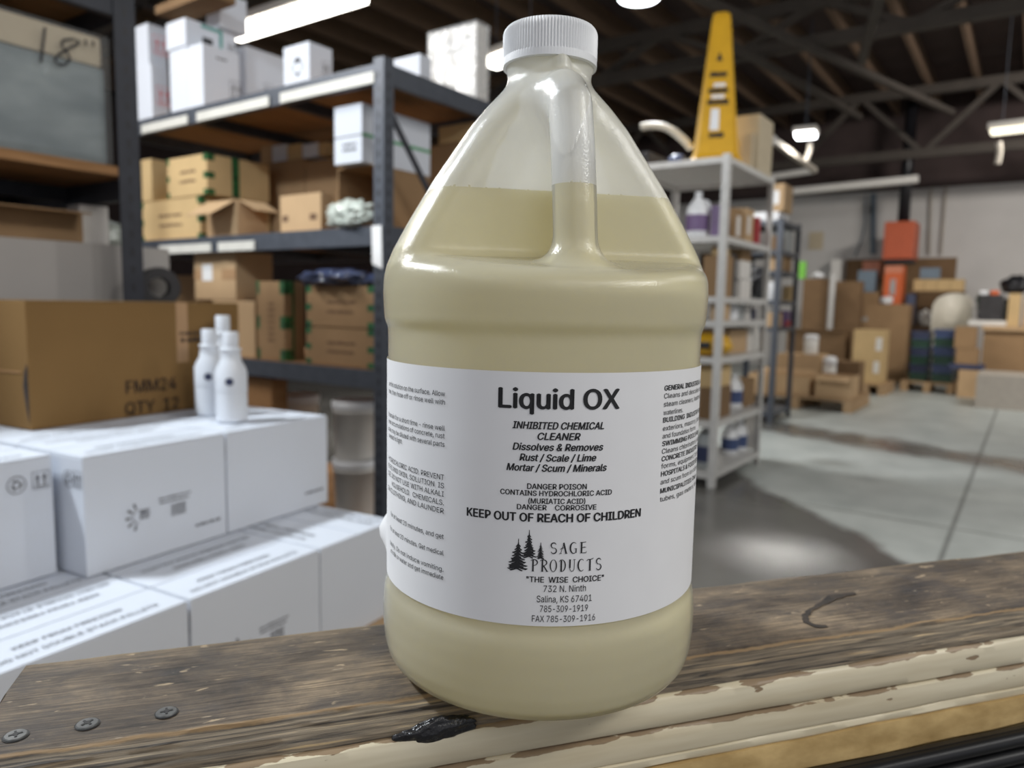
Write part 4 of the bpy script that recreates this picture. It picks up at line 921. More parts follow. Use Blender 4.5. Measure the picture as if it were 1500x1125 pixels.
def pcarton(label, plane, xc, yt, m='carton', z=None, yb=None, xl=None, xr=None, lx=None, ly=None, fn=carton, **k):
    P, lx, ly, h = pbox(plane, xc, yt, z, yb, xl, xr, lx, ly)
    o = fn(label, P, RYAW, lx, ly, h, m, **k); o['_top'] = P.z+h; return o
def top_of(o): return o['_top']
def blob(name, m, loc, size, seed, amp=.3, freq=2.2, sub=4, parent=None, rz=0):
    mb = MB(); bmesh.ops.create_icosphere(mb.bm, subdivisions=sub, radius=1)
    for v in mb.bm.verts:
        p = v.co.copy(); q = p*freq+Vector((seed*3.1, seed*1.7, seed*.9))
        k = 1+amp*noise.noise(q)+amp*.45*noise.noise(q*2.7)
        v.co = Vector((p.x*size[0]*k, p.y*size[1]*k, max(-size[2]*.92, p.z*size[2]*k)+size[2]*.92))
    o = mb.build(name, m, parent, True); o.location = loc; o.rotation_euler = (0, 0, rz); return o
# ------------------------------------------------------------------ steel racks
def rack(label, P, lx, ly, levels, hpost, mat_, board='shelf_wood', name='steel_rack', post=.055, beam=.075, bt=.018, name_b='shelf_board', rails=(), braces=True, holes=True, cross=True, no_front=()):
    t = empty(name, (P[0], P[1], 0), RYAW, label, 'rack')
    for (x, y, sx, sy) in ((0, 0, 1, 1), (lx, 0, -1, 1), (0, ly, 1, -1), (lx, ly, -1, -1)):
        mb = MB(); th = .0035
        x0, x1 = sorted((x, x+sx*post)); y0, y1 = sorted((y, y+sy*th)); mb.box(x0, y0, 0, x1, y1, hpost)
        x0, x1 = sorted((x, x+sx*th)); y0, y1 = sorted((y+sy*th, y+sy*post)); mb.box(x0, y0, 0, x1, y1, hpost)
        def hl(mb):
            z = .06
            while z < hpost-.03:
                for d in (.5,):
                    a = x+sx*post*d; xx = -.0008 if x == 0 else lx+.0008
                    mb.quad((a-.005, -.0008, z-.011), (a+.005, -.0008, z-.011), (a+.005, -.0008, z+.011), (a-.005, -.0008, z+.011))
                    mb.quad((xx, post*d-.005, z-.011), (xx, post*d+.005, z-.011), (xx, post*d+.005, z+.011), (xx, post*d-.005, z+.011))
                z += .05
        if holes and y == 0: mb.ink('black', hl)
        mb.build('post', mat_, t)
    for i, z in enumerate(levels):
        MB().box(.031, .004 if i in no_front else .031, z-bt, lx-.031, ly-.031, z).build(name_b, board, t)
        zb = z-bt-.0005
        for bi, (a, b, c, d) in enumerate(((.004, post*.1, .03, ly-.004), (lx-.03, post*.1, lx-.004, ly-.004), (.03, .004, lx-.03, .03), (.03, ly-.03, lx-.03, ly-.004))):
            if bi == 2 and i in no_front: continue
            MB().box(a, b, zb-beam+bt, c, d, z+.0008, .0015).build('beam', mat_, t)
        if cross and ly > 1:
            for q in (.34, .67):
                MB().box(.032, ly*q-.02, zb-.045, lx-.032, ly*q+.02, zb).build('cross_bar', 'steel_dark', t)
    for z, a, b in rails:
        MB().box(-.006, a, z-beam*.98, -.0005, b, z-beam*.42).build('price_rail', 'rail', t)
    if braces:
        MB().bar((lx*.06, .012, hpost*.90), (lx*.94, .012, hpost*.48), .006, .03).build('brace', 'steel_dark', t)
    return t
# rack behind on the left, its corner post toward the camera
R2P = on_dist(562, 300, 3.0)
R2X, R2Y = .815, 1.98
Z2T, Z2M, Z2L, Z2B = 2.005, 1.383, .802, .13
rack2 = rack('grey steel rack with wood shelves behind the jug at left, long side lit', R2P, R2X, R2Y, (Z2B, Z2L, Z2M, Z2T), 2.025, 'steel', rails=((Z2T, .05, .62), (Z2T, .70, 1.25), (Z2T, 1.33, 1.75), (Z2M, .82, 1.10), (Z2M, 1.16, 1.62)))
MB().quad((-.008, .0, Z2M-.17), (-.008, .055, Z2M-.15), (-.008, .06, Z2M+.0), (-.008, .005, Z2M+.0)).build('hanging_tag', 'paper', rack2)
def F2(i): return (R2P+RU*i, -RU)         # planes parallel to the rack's long side
def E2(i): return (R2P+RV*i, RV)          # planes parallel to its end
# --- top shelf
red_arrows = ('ink_red', lambda mb, lx, ly, h: (mk_arrows(mb, face_fn('R', lx, ly, h), .05*lx+.02, h*.30, .085, .10)))
w1 = pcarton('white carton with red arrows, lower one beside the near rack post', F2(.05), 222, 93, 'white_carton', z=Z2T, ly=.20, xr=248, marks=[red_arrows])
w1b = pcarton('white carton with red arrows, stacked on the other red arrow carton', F2(.06), 217, 33, 'white_carton', z=top_of(w1)+.001, ly=.19, xr=245, marks=[red_arrows])
gl = ('ink_grey', lambda mb, lx, ly, h: (mk_arrows(mb, face_fn('R', lx, ly, h), lx*.72, h*.25, .075, .095), mk_smudge(mb, face_fn('R', lx, ly, h), lx*.35, h*.82, lx*.3, 1, .012, 3)))
w2 = pcarton('plain white carton with grey arrows, front corner of the top shelf pile', F2(.05), 297, 62, 'white_carton', z=Z2T, xl=275.5, xr=352, marks=[gl])
w2a = pcarton('plain white carton squeezed between two white cartons on the top shelf', F2(.05), 273.6, 68, 'white_carton', z=Z2T, xl=250.5, lx=.28)
teal = ('teal', lambda mb, lx, ly, h: (mk_rect(mb, face_fn('R', lx, ly, h), lx*.30, h*.83, lx*.72, h*.95), mk_rect(mb, face_fn('R', lx, ly, h), lx*.66, h*.1, lx*.72, h*.83)))
blk = ('ink', lambda mb, lx, ly, h: (mk_rect(mb, face_fn('R', lx, ly, h, .0016), lx*.32, h*.18, lx*.52, h*.50), mk_arrows(mb, face_fn('R', lx, ly, h), lx*.82, h*.2, lx*.15, h*.4)))
w3 = pcarton('white carton with teal tape and black label on the white pile', F2(.05), 272, 25, 'white_carton', z=top_of(w2)+.012, xl=244, xr=346, marks=[teal, blk])
w4 = pcarton('white carton topmost of the pile, cut by the photo top edge', F2(.22), 322, -14, 'white_carton', z=top_of(w3)+.001, ly=.12, xr=362)
w5 = pcarton('white carton with two grey arrow marks right of the white pile', F2(.44), 360, 66, 'white_carton', z=Z2T, ly=.16, xr=421, marks=[('ink_grey', lambda mb, lx, ly, h: (mk_arrows(mb, face_fn('R', lx, ly, h), lx*.42, h*.42, .06, .09), mk_smudge(mb, face_fn('R', lx, ly, h), lx*.3, h*.15, lx*.6, 2, .012, 5)))])
def diamond(mb, lx, ly, h):
    f = face_fn('L', lx, ly, h); c, z, r = ly*.55, h*.48, h*.24
    for k in range(4):
        a, b = math.radians(90*k), math.radians(90*k+90)
        mb.quad(*[f(c+q*math.cos(t), z+q*math.sin(t)) for q, t in ((r, a), (r, b), (r*.88, b), (r*.88, a))])
    mb.poly([f(c+r*.5*math.cos(math.radians(t)), z+r*.62+r*.3*math.sin(math.radians(t))) for t in range(0, 360, 40)])
    mb.poly([f(c-r*.3, z-r*.55), f(c, z-r*.85), f(c+r*.3, z-r*.55)])
    mk_arrows(mb, face_fn('R', lx, ly, h), lx*.55, h*.25, lx*.33, h*.42)
w6 = pcarton('small white carton with a hazard diamond on the top shelf', F2(.06), 453, 60, 'white_carton', z=Z2T, xl=416, xr=487, marks=[('ink_grey', diamond)])
fb = pcarton('flat brown carton lying across the tops of the white cartons', F2(.03), 305, -22, 'carton_deep', z=max(top_of(w1b), top_of(w3))+.002, lx=.15, ly=.46, name='flat_carton')
w7 = pcarton('white carton right behind the front rack post on the top shelf', E2(.05), 615, 78, 'white_carton', z=Z2T, ly=.30, lx=.07)
w8 = pcarton('tall white carton in clear wrap at the rack end, top shelf', E2(.05), 698, 33, 'warm_white', z=Z2T, xl=628, xr=713, marks=[('ink_grey', lambda mb, lx, ly, h: mk_smudge(mb, face_fn('L', lx, ly, h), ly*.2, h*.80, ly*.7, 2, .022, 9))], name='wrapped_carton')
lx8, ly8 = w8.dimensions.x, w8.dimensions.y; h8 = w8.dimensions.z
MB().box(-.008, -.008, .0, lx8+.008, ly8+.008, h8+.012, .012).build('clear_wrap', 'wrap', w8)
# --- middle shelf
print_L = lambda seed: ('ink_brown', lambda mb, lx, ly, h: mk_smudge(mb, face_fn('L', lx, ly, h), ly*.30, h*.58, ly*.42, 2, h*.075, seed, 3.2))
c1 = pcarton('golden carton with print, under the tilted green-taped carton', F2(.06), 293, 287, 'carton_tan', z=Z2M, xl=210, lx=.42, marks=[print_L(1)], tape=('green_tape', .022, 'edges'))
c2 = pcarton('golden carton taped with green tape, tilted on another carton', F2(.06), 303, 224, 'carton_tan', z=top_of(c1)+.004, xl=246, xr=395, marks=[print_L(2)], tape=('green_tape', .03, 'edges'))
c3 = pcarton('narrow golden carton standing left of the tilted green-taped carton', F2(.06), 222, 232, 'carton_tan', z=top_of(c1)+.003, ly=.10, lx=.16)
c3b = pcarton('grey folded sheet between narrow carton and the tilted one', F2(.24), 243, 262, 'haze_film', z=top_of(c1)+.003, xl=225, lx=.12, name='folded_sheet', cat='sheet')
c4 = pcarton('open brown carton with two raised flaps on the middle shelf', F2(.05), 348, 292, 'carton_pale', z=Z2M, xl=304, xr=392, fn=open_carton, flaps=(('L', .15, 122), ('R', .13, 115)))
c5 = pcarton('small closed tan carton right of the open flapped carton', F2(.05), 470, 281, 'carton_pale', z=Z2M, xl=411, xr=490, marks=[('ink_brown', lambda mb, lx, ly, h: (mk_rect(mb, face_fn('L', lx, ly, h), ly*.06, h*.3, ly*.2, h*.46), mk_rect(mb, face_fn('L', lx, ly, h), ly*.74, h*.3, ly*.9, h*.46)))])
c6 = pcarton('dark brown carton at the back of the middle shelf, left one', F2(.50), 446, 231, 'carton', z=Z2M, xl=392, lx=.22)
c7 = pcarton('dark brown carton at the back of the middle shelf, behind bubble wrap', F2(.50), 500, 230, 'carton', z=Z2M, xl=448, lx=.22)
for i, (x0, x1, mm, nm) in enumerate(((382, 398, 'carton_pale', 'tan'), (399, 420, 'white_carton', 'white'), (421, 442, 'carton_tan', 'golden'), (443, 466, 'white_carton', 'bigger white'), (467, 480, 'carton_tan', 'narrow golden'))):
    pcarton('%s box in the lit row under the top shelf, %s' % (nm, ('leftmost', 'second from left', 'middle one', 'second from right', 'rightmost')[i]), F2(.52), x1, 212-(x1-382)*.05, mm, z=max(top_of(c6), top_of(c7))+.002, xl=x0, lx=.12, group='row of small boxes at the shelf back')
c8 = pcarton('large brown carton on its side with dark open mouth, by rack post', F2(.12), 549, 240, 'carton', z=Z2M, xl=494, xr=628, fn=open_carton, front_open=True)
c9 = pcarton('white carton with green band on top of the open-mouthed carton', F2(.07), 530, 150, 'white_carton', z=top_of(c8)+.002, xl=490, xr=630, marks=[('green_band', lambda mb, lx, ly, h: mk_rect(mb, face_fn('R', lx, ly, h), 0, h*.44, lx, h*.50)), ('ink_grey', lambda mb, lx, ly, h: (mk_rect(mb, face_fn('L', lx, ly, h), 0, h*.455, ly, h*.475), mk_smudge(mb, face_fn('L', lx, ly, h), ly*.3, h*.3, ly*.5, 2, .012, 4)))], name='wrapped_carton')
c10 = pcarton('brown carton at the end of the middle shelf beside jug shoulder', E2(.05), 700, 204, 'carton', z=Z2M, ly=.30, lx=.09)
c11 = pcarton('small tan carton on the brown carton beside jug shoulder', E2(.05), 700, 177, 'carton_tan', z=top_of(c10)+.002, ly=.24, lx=.09)
P = on_plane(518, 330, *F2(.015)); P.z = Z2M+.002
bw = blob('bubble_wrap', 'clear_bag', P+RV*.02, (.055, .115, .055), 5, .5, 3.4, rz=RYAW); tag(bw, 'crumpled clear bubble wrap in front of the dark open-mouthed carton', 'bubble wrap')
# --- lower shelf
r1 = pcarton('tan carton under the carton with white label, lower shelf', F2(.06), 373, 441, 'carton_pale', z=Z2L, ly=.34, xr=384)
p1 = pcarton('tan carton with a white label on its front, lower shelf', F2(.06), 345, 368, 'carton_pale', z=top_of(r1)+.002, xl=286, xr=400, marks=[('paper', lambda mb, lx, ly, h: mk_rect(mb, face_fn('L', lx, ly, h), ly*.20, h*.40, ly*.45, h*.75)), ('clear_tape', lambda mb, lx, ly, h: (mk_rect(mb, face_fn('L', lx, ly, h), ly*.68, h*.42, ly, h*.64), mk_rect(mb, face_fn('L', lx, ly, h, .001), 0, h*.42, ly*.18, h*.64)))])
q1 = pcarton('brown carton half hidden left of the white label carton', F2(.30), 292, 403, 'carton', z=Z2L, xl=240, lx=.3)
s1 = pcarton('upright brown carton with green tape, lower shelf', F2(.06), 416, 412, 'carton', z=Z2L, xl=378, xr=447, tape=('green_tape', .03, 'edges'), marks=[('ink_brown', lambda mb, lx, ly, h: mk_smudge(mb, face_fn('L', lx, ly, h), ly*.4, h*.7, ly*.25, 7, h*.035, 2, 2.2))])
t1 = pcarton('lower of two brown printed cartons with green tape, lower shelf', F2(.06), 551, 484, 'carton', z=Z2L, xl=449, lx=.4, marks=[print_L(11)], tape=('green_tape', .05, 'edges'))
t2 = pcarton('upper of two brown printed cartons with green tape, lower shelf', F2(.07), 551, 419, 'carton', z=top_of(t1)+.004, xl=449, lx=.4, marks=[print_L(12)], tape=('green_tape', .05, 'edges'))
P = on_plane(500, 417, *F2(.13)); P.z = top_of(t2)+.003
bb = blob('plastic_bag', 'blue_bag', P, (.14, .20, .038), 3, .42, 2.6, rz=RYAW); tag(bb, 'shiny blue plastic bags lying on the upper printed carton', 'bag')
# --- under the rack: stacked pails
def pail(P, r, h, label, group, lid=True, print_=True):
    t = empty('plastic_pail', P, RYAW-1.2, label, 'pail', group)
    MB().lathe([(r*.86, 0), (r*.88, .004), (r*.965, h*.80), (r*1.0, h*.80), (r*1.0, h*.83), (r*.975, h*.835), (r*.975, h*.86)], 40).build('pail_body', 'white_warm', t, True)
    MB().lathe([(r*1.03, h*.865), (r*1.04, h*.90), (r*1.04, h*.985), (r*1.02, h), (r*.9, h), (r*.88, h*.98)], 40).build('lid', 'white', t, True)
    if print_:
        for (z0, z1, mm, a0, a1, nm) in ((.42, .50, 'ink_grey', -80, 20, 'printed_band'), (.22, .34, 'ink_brown', -66, -20, 'printed_band'), (.36, .42, 'red', -62, -34, 'printed_mark')):
            mb = MB(); n = 12
            for i in range(n):
                A, B = [math.radians(180+a0+(a1-a0)*(i+k)/n) for k in (0, 1)]
                rr = lambda z: r*(.88+.085*z/.8)+.0012
                mb.quad((rr(z0)*math.cos(A), rr(z0)*math.sin(A), h*z0), (rr(z0)*math.cos(B), rr(z0)*math.sin(B), h*z0), (rr(z1)*math.cos(B), rr(z1)*math.sin(B), h*z1), (rr(z1)*math.cos(A), rr(z1)*math.sin(A), h*z1))
            mb.build(nm, mm, t, True)
    mb = MB(); mb.tube([(r*1.0*math.cos(a), r*1.0*math.sin(a), h*(.80-.30*math.sin(a))) for a in [math.pi*k/12 for k in range(13)]], .003, 6); mb.build('bail_handle', 'galv', t, True)
    return t
def pail_stack(x, D_in, ztop_y, r, lb):
    P = on_plane(x, ztop_y, *F2(D_in)); ztop = P.z; n = 2; h = (ztop-Z2B)/n
    for i in range(n):
        pail((P.x, P.y, Z2B+.001+i*(h+.0005)), r, h-.003, lb[i], 'white pails under the steel rack')
pail_stack(520, .13, 585, .098, ('white lidded pail, lower of the stack nearest the jug', 'white lidded pail, upper of the stack nearest the jug'))
pail_stack(437, .34, 577, .105, ('white lidded pail, lower of the stack behind the white cartons', 'white lidded pail, upper one peeping over the white cartons'))
wd = pcarton('orange-brown wooden block under the lower shelf behind the spray bottles', F2(.05), 398, 556, 'shelf_wood', z=Z2B, xl=362, lx=.09, name='wood_block', cat='wood block')
# ------------------------------------------------------------------ the near rack at the left edge
R1P = on_dist(207, 300, 2.4)
R1Y = 1.15; R1X = 1.2
# this rack runs back toward the camera along -U, so its origin corner is R1P - U*R1X
R1O = R1P-RU*R1X
Z1B, Z1M, Z1T = .95, 1.443, 1.93
rack1 = rack('dark steel rack at the left edge with corner post nearest the camera', R1O, R1X, R1Y, (.2, Z1B, Z1M, Z1T), 2.25, 'steel_dark', post=.060, beam=.085, bt=.026, braces=False, no_front=(2,))
def F1(i): return (R1P+RV*i, RV)          # planes parallel to the face seen at the left
def S1(i): return (R1P-RU*i, -RU)
P = R1P-RU*.072+RV*.03; P.z = Z1M+.001
zt = on_plane(168, 62, *F1(.05)).z
L18 = .95
bd = MB().box(-L18, 0, .001, -.0, .55, zt-Z1M-.085, .02).build('film_wrapped_bundle', 'bundle'); bd.location = P; bd.rotation_euler = (0, 0, RYAW)
tag(bd, 'grey-blue bundle in clear film marked 18 inches on the near rack shelf', 'bundle')
mb = MB()
mb.box(-L18-.01, -.012, .0, .012, .56, zt-Z1M, .02); mb.build('clear_film', 'wrap_thin', bd)
mb = MB(); f = lambda s, t: (s, -.0145, t)
def pen(pts, wd_=.0062):
    pts = [Vector((a, b)) for a, b in pts]
    for a, b in zip(pts, pts[1:]):
        n = (b-a).normalized(); n = Vector((-n.y, n.x))*wd_/2
        mb.quad(*[f(q.x, q.y) for q in (a-n, b-n, b+n, a+n)])
def w18(x, y):     # photo point -> local coordinates on the film's front
    q = on_plane(x, y, P+RV*-.0145, RV)-P; return (q.dot(RU), q.z)
pen([w18(66, 40), w18(63, 66), w18(60, 92)])
ar = [(97, 60), (109, 62), (113, 68), (104, 71), (92, 66), (83, 58), (90, 52), (100, 54)]
ar = [(118, 62), (106, 57), (92, 59), (90, 67), (98, 76), (103, 86), (97, 94), (86, 94), (80, 88), (86, 80), (97, 73), (107, 68), (116, 64)]
pen([w18(*q) for q in ar]); pen([w18(125, 58), w18(126, 66)]); pen([w18(136, 60), w18(137, 68)])
mb.build('handwritten_number', 'ink', bd)
MB().box(-L18+.005, .004, zt-Z1M-.0845, -.006, .54, zt-Z1M-.006, .012).build('folded_top', 'beige', bd)
# below: big pale box, open carton, bag
gx = pcarton('large pale grey box under the near rack shelf, reaching past the post', S1(-.14), 249, 357, 'warm_white', z=Z1B, ly=.60, lx=.10)
bpy.data.objects.remove(gx)
P = on_plane(248, 372, *F1(.14)); zt2 = on_plane(248, 366, *F1(.14)).z
gx = carton('large pale grey box under the near rack shelf, reaching past the post', P-RU*.95+ZA*(Z1B+.002-P.z), RYAW, .95, .62, zt2-Z1B, 'pale_grey', flap='x', name='pale_box')
P = on_plane(122, 352, *F1(.18)); P.z = zt2+.004
oc = open_carton('open brown carton with flaps out on the large pale box', P-RU*.42, RYAW, .42, .40, min(.085, 1.345-P.z), 'carton', flaps=(('R', .10, 95), ('L', .08, 92)))
P = on_plane(136, 350, *F1(.20)); P.z = zt2+.004
wb = MB().box(-.035, 0, 0, .05, .08, min(.13, 1.352-P.z), .008).build('white_box', 'warm_white'); wb.location = P; wb.rotation_euler = (0, 0, RYAW); tag(wb, 'narrow white box standing beside the open brown carton', 'box')
P = on_plane(166, 350, *F1(.36)); P.z = zt2+.004
cb = blob('clear_bag', 'clear_bag', P, (.075, .075, .045), 2, .22, 2.4, rz=RYAW); tag(cb, 'clear bag with pale green contents left of the rack post', 'bag')
P = on_plane(227, 436, *F1(.08)); 
tr = MB().lathe([(.030, 0), (.058, 0), (.060, .004), (.060, .056), (.058, .06), (.030, .06), (.030, 0)], 32, cap=False).build('tape_roll', 'dark'); tr.rotation_euler = (math.radians(90), 0, math.radians(35)); tr.location = on_plane(229, 421, *F1(.11)); tag(tr, 'dark tape roll hung on the pale box end right of the post', 'tape roll'); smooth_by_angle(tr)
# ------------------------------------------------------------------ white cartons in front
BU, BV = axes(29.0); BRZ = math.radians(90-29.0)
BA = on_dist(120, 670, 1.5)
BX, BYD, BH = .308, .212, .222
Z_UP, Z_LO = BA.z-BH, BA.z-2*BH-.003
def bpos(u, v, z): q = BA+BU*u+BV*v; return Vector((q.x, q.y, z))
KF, DS = 'KEEP FROM FREEZING', 'DO NOT DOUBLE STACK PALLETS'
def top_text(lx, ly, h, near=True, far=True, swap=False):
    def go(mb, lx_, ly_, h_):
        e = .0006
        if near:
            fn = lambda s, t: (s, t, h+e)
            put_text(mb, KF, fn, lx*.20, lx*.74, ly*.26, .0105, bold=.02); put_text(mb, DS, fn, lx*.08, lx*.88, ly*.11, .0105, bold=.02)
        if far:
            fn = lambda s, t: (lx-s, ly-t, h+e)
            put_text(mb, KF, fn, lx*.20, lx*.74, ly*.26, .0105, bold=.02); put_text(mb, DS, fn, lx*.08, lx*.88, ly*.11, .0105, bold=.02)
    return ('ink_grey', go)
def side_marks(logo=True, rec='R'):
    def go(mb, lx, ly, h):
        f = face_fn('R', lx, ly, h)
        if logo == 'rec':
            mk_recycle(mb, f, lx*.80, h*.80, .016); mk_arrows(mb, f, lx*.885, h*.735, .030, .032)
        if logo is True:
            c, z = lx*.34, h*.40
            for a_ in (112, 146, 180, 214, 248):
                a = math.radians(a_); mk = lambda q, o: f(c+q*math.cos(a)-o*math.sin(a), z+q*math.sin(a)+o*math.cos(a))
                mb.quad(mk(.017, -.0018), mk(.028, -.0026), mk(.028, .0026), mk(.017, .0018))
            for k in range(12):
                p0, p1 = [math.radians(95+170*(k+j)/12) for j in (0, 1)]
                mb.quad(*[f(c+q*math.cos(p_), z+q*math.sin(p_)) for q, p_ in ((.0125, p0), (.0140, p0), (.0140, p1), (.0125, p1))])
            mk_smudge(mb, f, c, z+.008, .022, 4, .004, 6, 1.25)
            mk_smudge(mb, f, lx*.47, z+.022, .075, 2, .004, 7, 2.1); mk_smudge(mb, f, lx*.56, z+.004, .035, 5, .0034, 8, 1.5)
        if logo in (True, 'line'): mk_smudge(mb, f, lx*.74, h*.16, lx*.22, 1, .006, 4)
        g = face_fn('L', lx, ly, h)
        mk_recycle(mb, g, ly*.80, h*.80, .016); mk_arrows(mb, g, ly*.865, h*.735, .026, .032)
    return ('ink_grey', go)
def wc(label, u, v, z, marks, group='white cartons stacked behind the ledge', lx=BX, ly=BYD, flap='x', tape=None):
    o = carton(label, bpos(u, v, z), BRZ, lx, ly, BH, 'white_carton', group, flap, tape, marks, 'white_carton', 'box', .0025); return o
TT = top_text(BX, BYD, BH)
wc('white carton with recycling and arrow icons, upper layer, cut by left edge', -.322, .07, Z_UP, [TT, side_marks('rec')])
wc('white carton with grey sun-like emblem on its side, upper layer', 0, 0, Z_UP, [TT, side_marks(True)])
wc('blank-sided white carton at the right end of the upper layer', .312, 0, Z_UP, [TT, side_marks('line')])
wc('white carton behind the one cut by the left edge, upper layer', -.322, .286, Z_UP, [TT])
wc('white carton directly under the spray bottles and brown carton front', .0, .215, Z_UP, [TT])
wc('white carton behind the right end of the upper layer', .312, .215, Z_UP, [TT])
for u in (0, .312): wc('white carton hidden under the big brown carton', u, .430, Z_UP, [], 'white cartons under the brown carton')
wc('white carton in the lower layer nearest the ledge corner, text toward camera', -.277, -.235, Z_LO, [TT, side_marks(False)])
wc('white carton in the lower layer just left of the jug', .036, -.235, Z_LO, [TT, side_marks(True)])
wc('white carton of the lower layer behind the jug edge, print turned sideways', .347, -.235, Z_LO, [('ink_grey', lambda mb, lx, ly, h: [put_text(mb, s_, (lambda a, b: (lambda s, t: (a-b*t, .02+s if b > 0 else .28-s, h+.0012)))(x0, sg), 0.0, .21, t0, .0105, bold=.02) for x0, sg in ((lx, 1), (0, -1)) for s_, t0 in ((KF, .050), (DS, .022))])], lx=.245, ly=.305, flap='y')
for i, u in enumerate((-.277, .036)):
    for j, v in enumerate((-.018, .199, .416)):
        lab_ = 'white carton of the lower layer under the upper cartons'
        if j == 0 and i == 0: lab_ = 'white carton under the upper one cut by left edge, printed top showing'
        wc(lab_, u, v, Z_LO, [TT] if j == 0 else [], 'white cartons under the upper layer')
wc('white carton of the lower layer under the upper cartons', .350, .078, Z_LO, [], 'white cartons under the upper layer')
wc('white carton of the lower layer under the upper cartons', .350, .300, Z_LO, [], 'white cartons under the upper layer')
mb = MB()
for k in range(5): mb.box(-.33, -.26+k*.19, Z_LO-.022, .70, -.11+k*.19, Z_LO-.001)
pf = empty('low_platform', (BA.x, BA.y, 0), BRZ, 'low wooden platform under the white cartons', 'platform')
mb.build('deck_boards', 'pallet', pf)
for x in (-.30, .18, .64): MB().box(x-.03, -.25, 0, x+.03, .63, Z_LO-.023).build('bearer', 'pallet', pf)
# the big brown carton with printing
P = on_z(46, 631, BA.z+.0015)
CU, CVv = axes(28.0); crz = math.radians(90-28)
lxc = len_x(P, CU, 352); hc = len_y(P, ZA, 440)
def fm(mb, lx, ly, h):
    f = face_fn('R', lx, ly, h)
    def at2(x, y): q = on_plane(x, y, P, -CVv)-P; return q.dot(CU), q.z
    a, b = at2(184, 578), at2(258, 566); put_text(mb, 'FMM24', f, a[0], b[0], (a[1]+b[1])/2-.002, .030, bold=.03)
    a, b = at2(183, 606), at2(262, 596); put_text(mb, 'QTY  12', f, a[0], b[0], (a[1]+b[1])/2-.004, .030, bold=.03)
def fm2(mb, lx, ly, h): mk_smudge(mb, face_fn('R', lx, ly, h), lx*.66, h*.70, lx*.20, 2, .011, 31, 1.6)
big = carton('big brown carton printed FMM24 QTY 12 on the white cartons', P, crz, lxc, .25, hc, 'carton_gold', None, 'x', None, [('ink_dark_brown', fm), ('ink_dark_brown', fm2)], 'big_carton')
MB().quad((lxc*.645, -.0008, hc*.45), (lxc*.705, -.0008, hc*.45), (lxc*.705, -.0008, hc), (lxc*.645, -.0008, hc)).build('tape', 'clear_tape', big)
mb = MB(); e = -.0012
mb.poly([(e, .004, hc*.05), (e, .012, hc*.18), (e, .020, hc*.34), (e, .014, hc*.45), (e, .003, hc*.52)]); mb.build('torn_slit', 'dark', big)
MB().box(-.002, .03, hc*.44, .0, .25, hc*.452).build('crease', 'clear_tape', big)
# spray bottles
def spray(x, y, label, hy):
    P = on_z(x, y, BA.z+.0015); t = empty('spray_bottle', P, 0, label, 'bottle', 'white spray bottles on the white cartons')
    h = len_y(P, ZA, hy); r = .0355
    pf_ = [(r*.9, 0), (r, .004)]
    for k in range(5): z = .012+k*.012; pf_ += [(r, z), (r*.965, z+.004), (r, z+.008)]
    pf_ += [(r, h*.56), (r*.93, h*.585), (r*.93, h*.60), (r*.66, h*.68), (r*.60, h*.79), (r*.66, h*.80), (r*.66, h*.82), (r*.44, h*.83), (r*.44, h*.86)]
    MB().lathe(pf_, 36).build('bottle_body', 'bottle_white', t, True)
    c_ = MB().lathe([(r*.50, h*.845), (r*.50, h*.985), (r*.46, h)], 28).build('cap', 'bottle_white', t, True); smooth_by_angle(c_)
    mb = MB(); d = Vector((-P.x, -P.y, 0)).normalized(); a0 = math.atan2(d.y, d.x)-.12
    n = 14; cz = h*.46; pts = []
    for i in range(n):
        q = 2*math.pi*i/n; a = a0+.26*math.cos(q); pts.append(((r+.0006)*math.cos(a), (r+.0006)*math.sin(a), cz+.0092*math.sin(q)))
    mb.poly(pts); mb.build('round_logo', 'navy', t)
    return t
spray(340, 617, 'white spray bottle with black round logo, front one', 486)
spray(309, 607, 'white spray bottle with black round logo, left rear one', 482)
spray(329, 598, 'white spray bottle behind the other two, tallest top', 462)
# ------------------------------------------------------------------ right side: pale metal shelving
def on_u(x, y, u): return on_plane(x, y, uv(u, 0), -RU)
WP = on_z(1045, 716, 0)
WX, WY = .914, .72
WZ = (.088, .40, .789, 1.01, 1.151, 1.507, 1.961)
wire = rack('pale metal shelving unit with a yellow cone on top, right of jug', WP, WX, WY, WZ, 1.975, 'galv', board='galv', name='metal_shelving', post=.042, beam=.035, bt=.006, name_b='shelf_sheet', braces=False, holes=False, cross=False)
def FW(i): return (WP+RU*i, -RU)
def EW(i): return (WP+RV*i, RV)
# yellow cone
P = on_plane(1048, 221, *FW(.30)); P.z = WZ[6]+.002
hc_ = len_y(P, ZA, 17); wb_ = .155
cone = empty('floor_cone', P, RYAW+.35, 'tall yellow warning cone standing on the pale metal shelving', 'cone')
def cone_mesh():
    prof = [(1.0, 0), (1.0, .02), (.93, .035), (.86, .06), (.36, .93), (.33, .965), (.22, .985)]
    mb = MB(); rings = []
    for k, z in prof:
        a = k*wb_; c = a*.22; pts = [(-a+c, -a), (a-c, -a), (a, -a+c), (a, a-c), (a-c, a), (-a+c, a), (-a, a-c), (-a, -a+c)]
        rings.append([mb.bm.verts.new((x, y, z*hc_)) for x, y in pts])
    for p_, q_ in zip(rings, rings[1:]):
        for i in range(8): mb.bm.faces.new((p_[i], p_[(i+1) % 8], q_[(i+1) % 8], q_[i]))
    mb.bm.faces.new(rings[0][::-1]); mb.bm.faces.new(rings[-1]); return mb
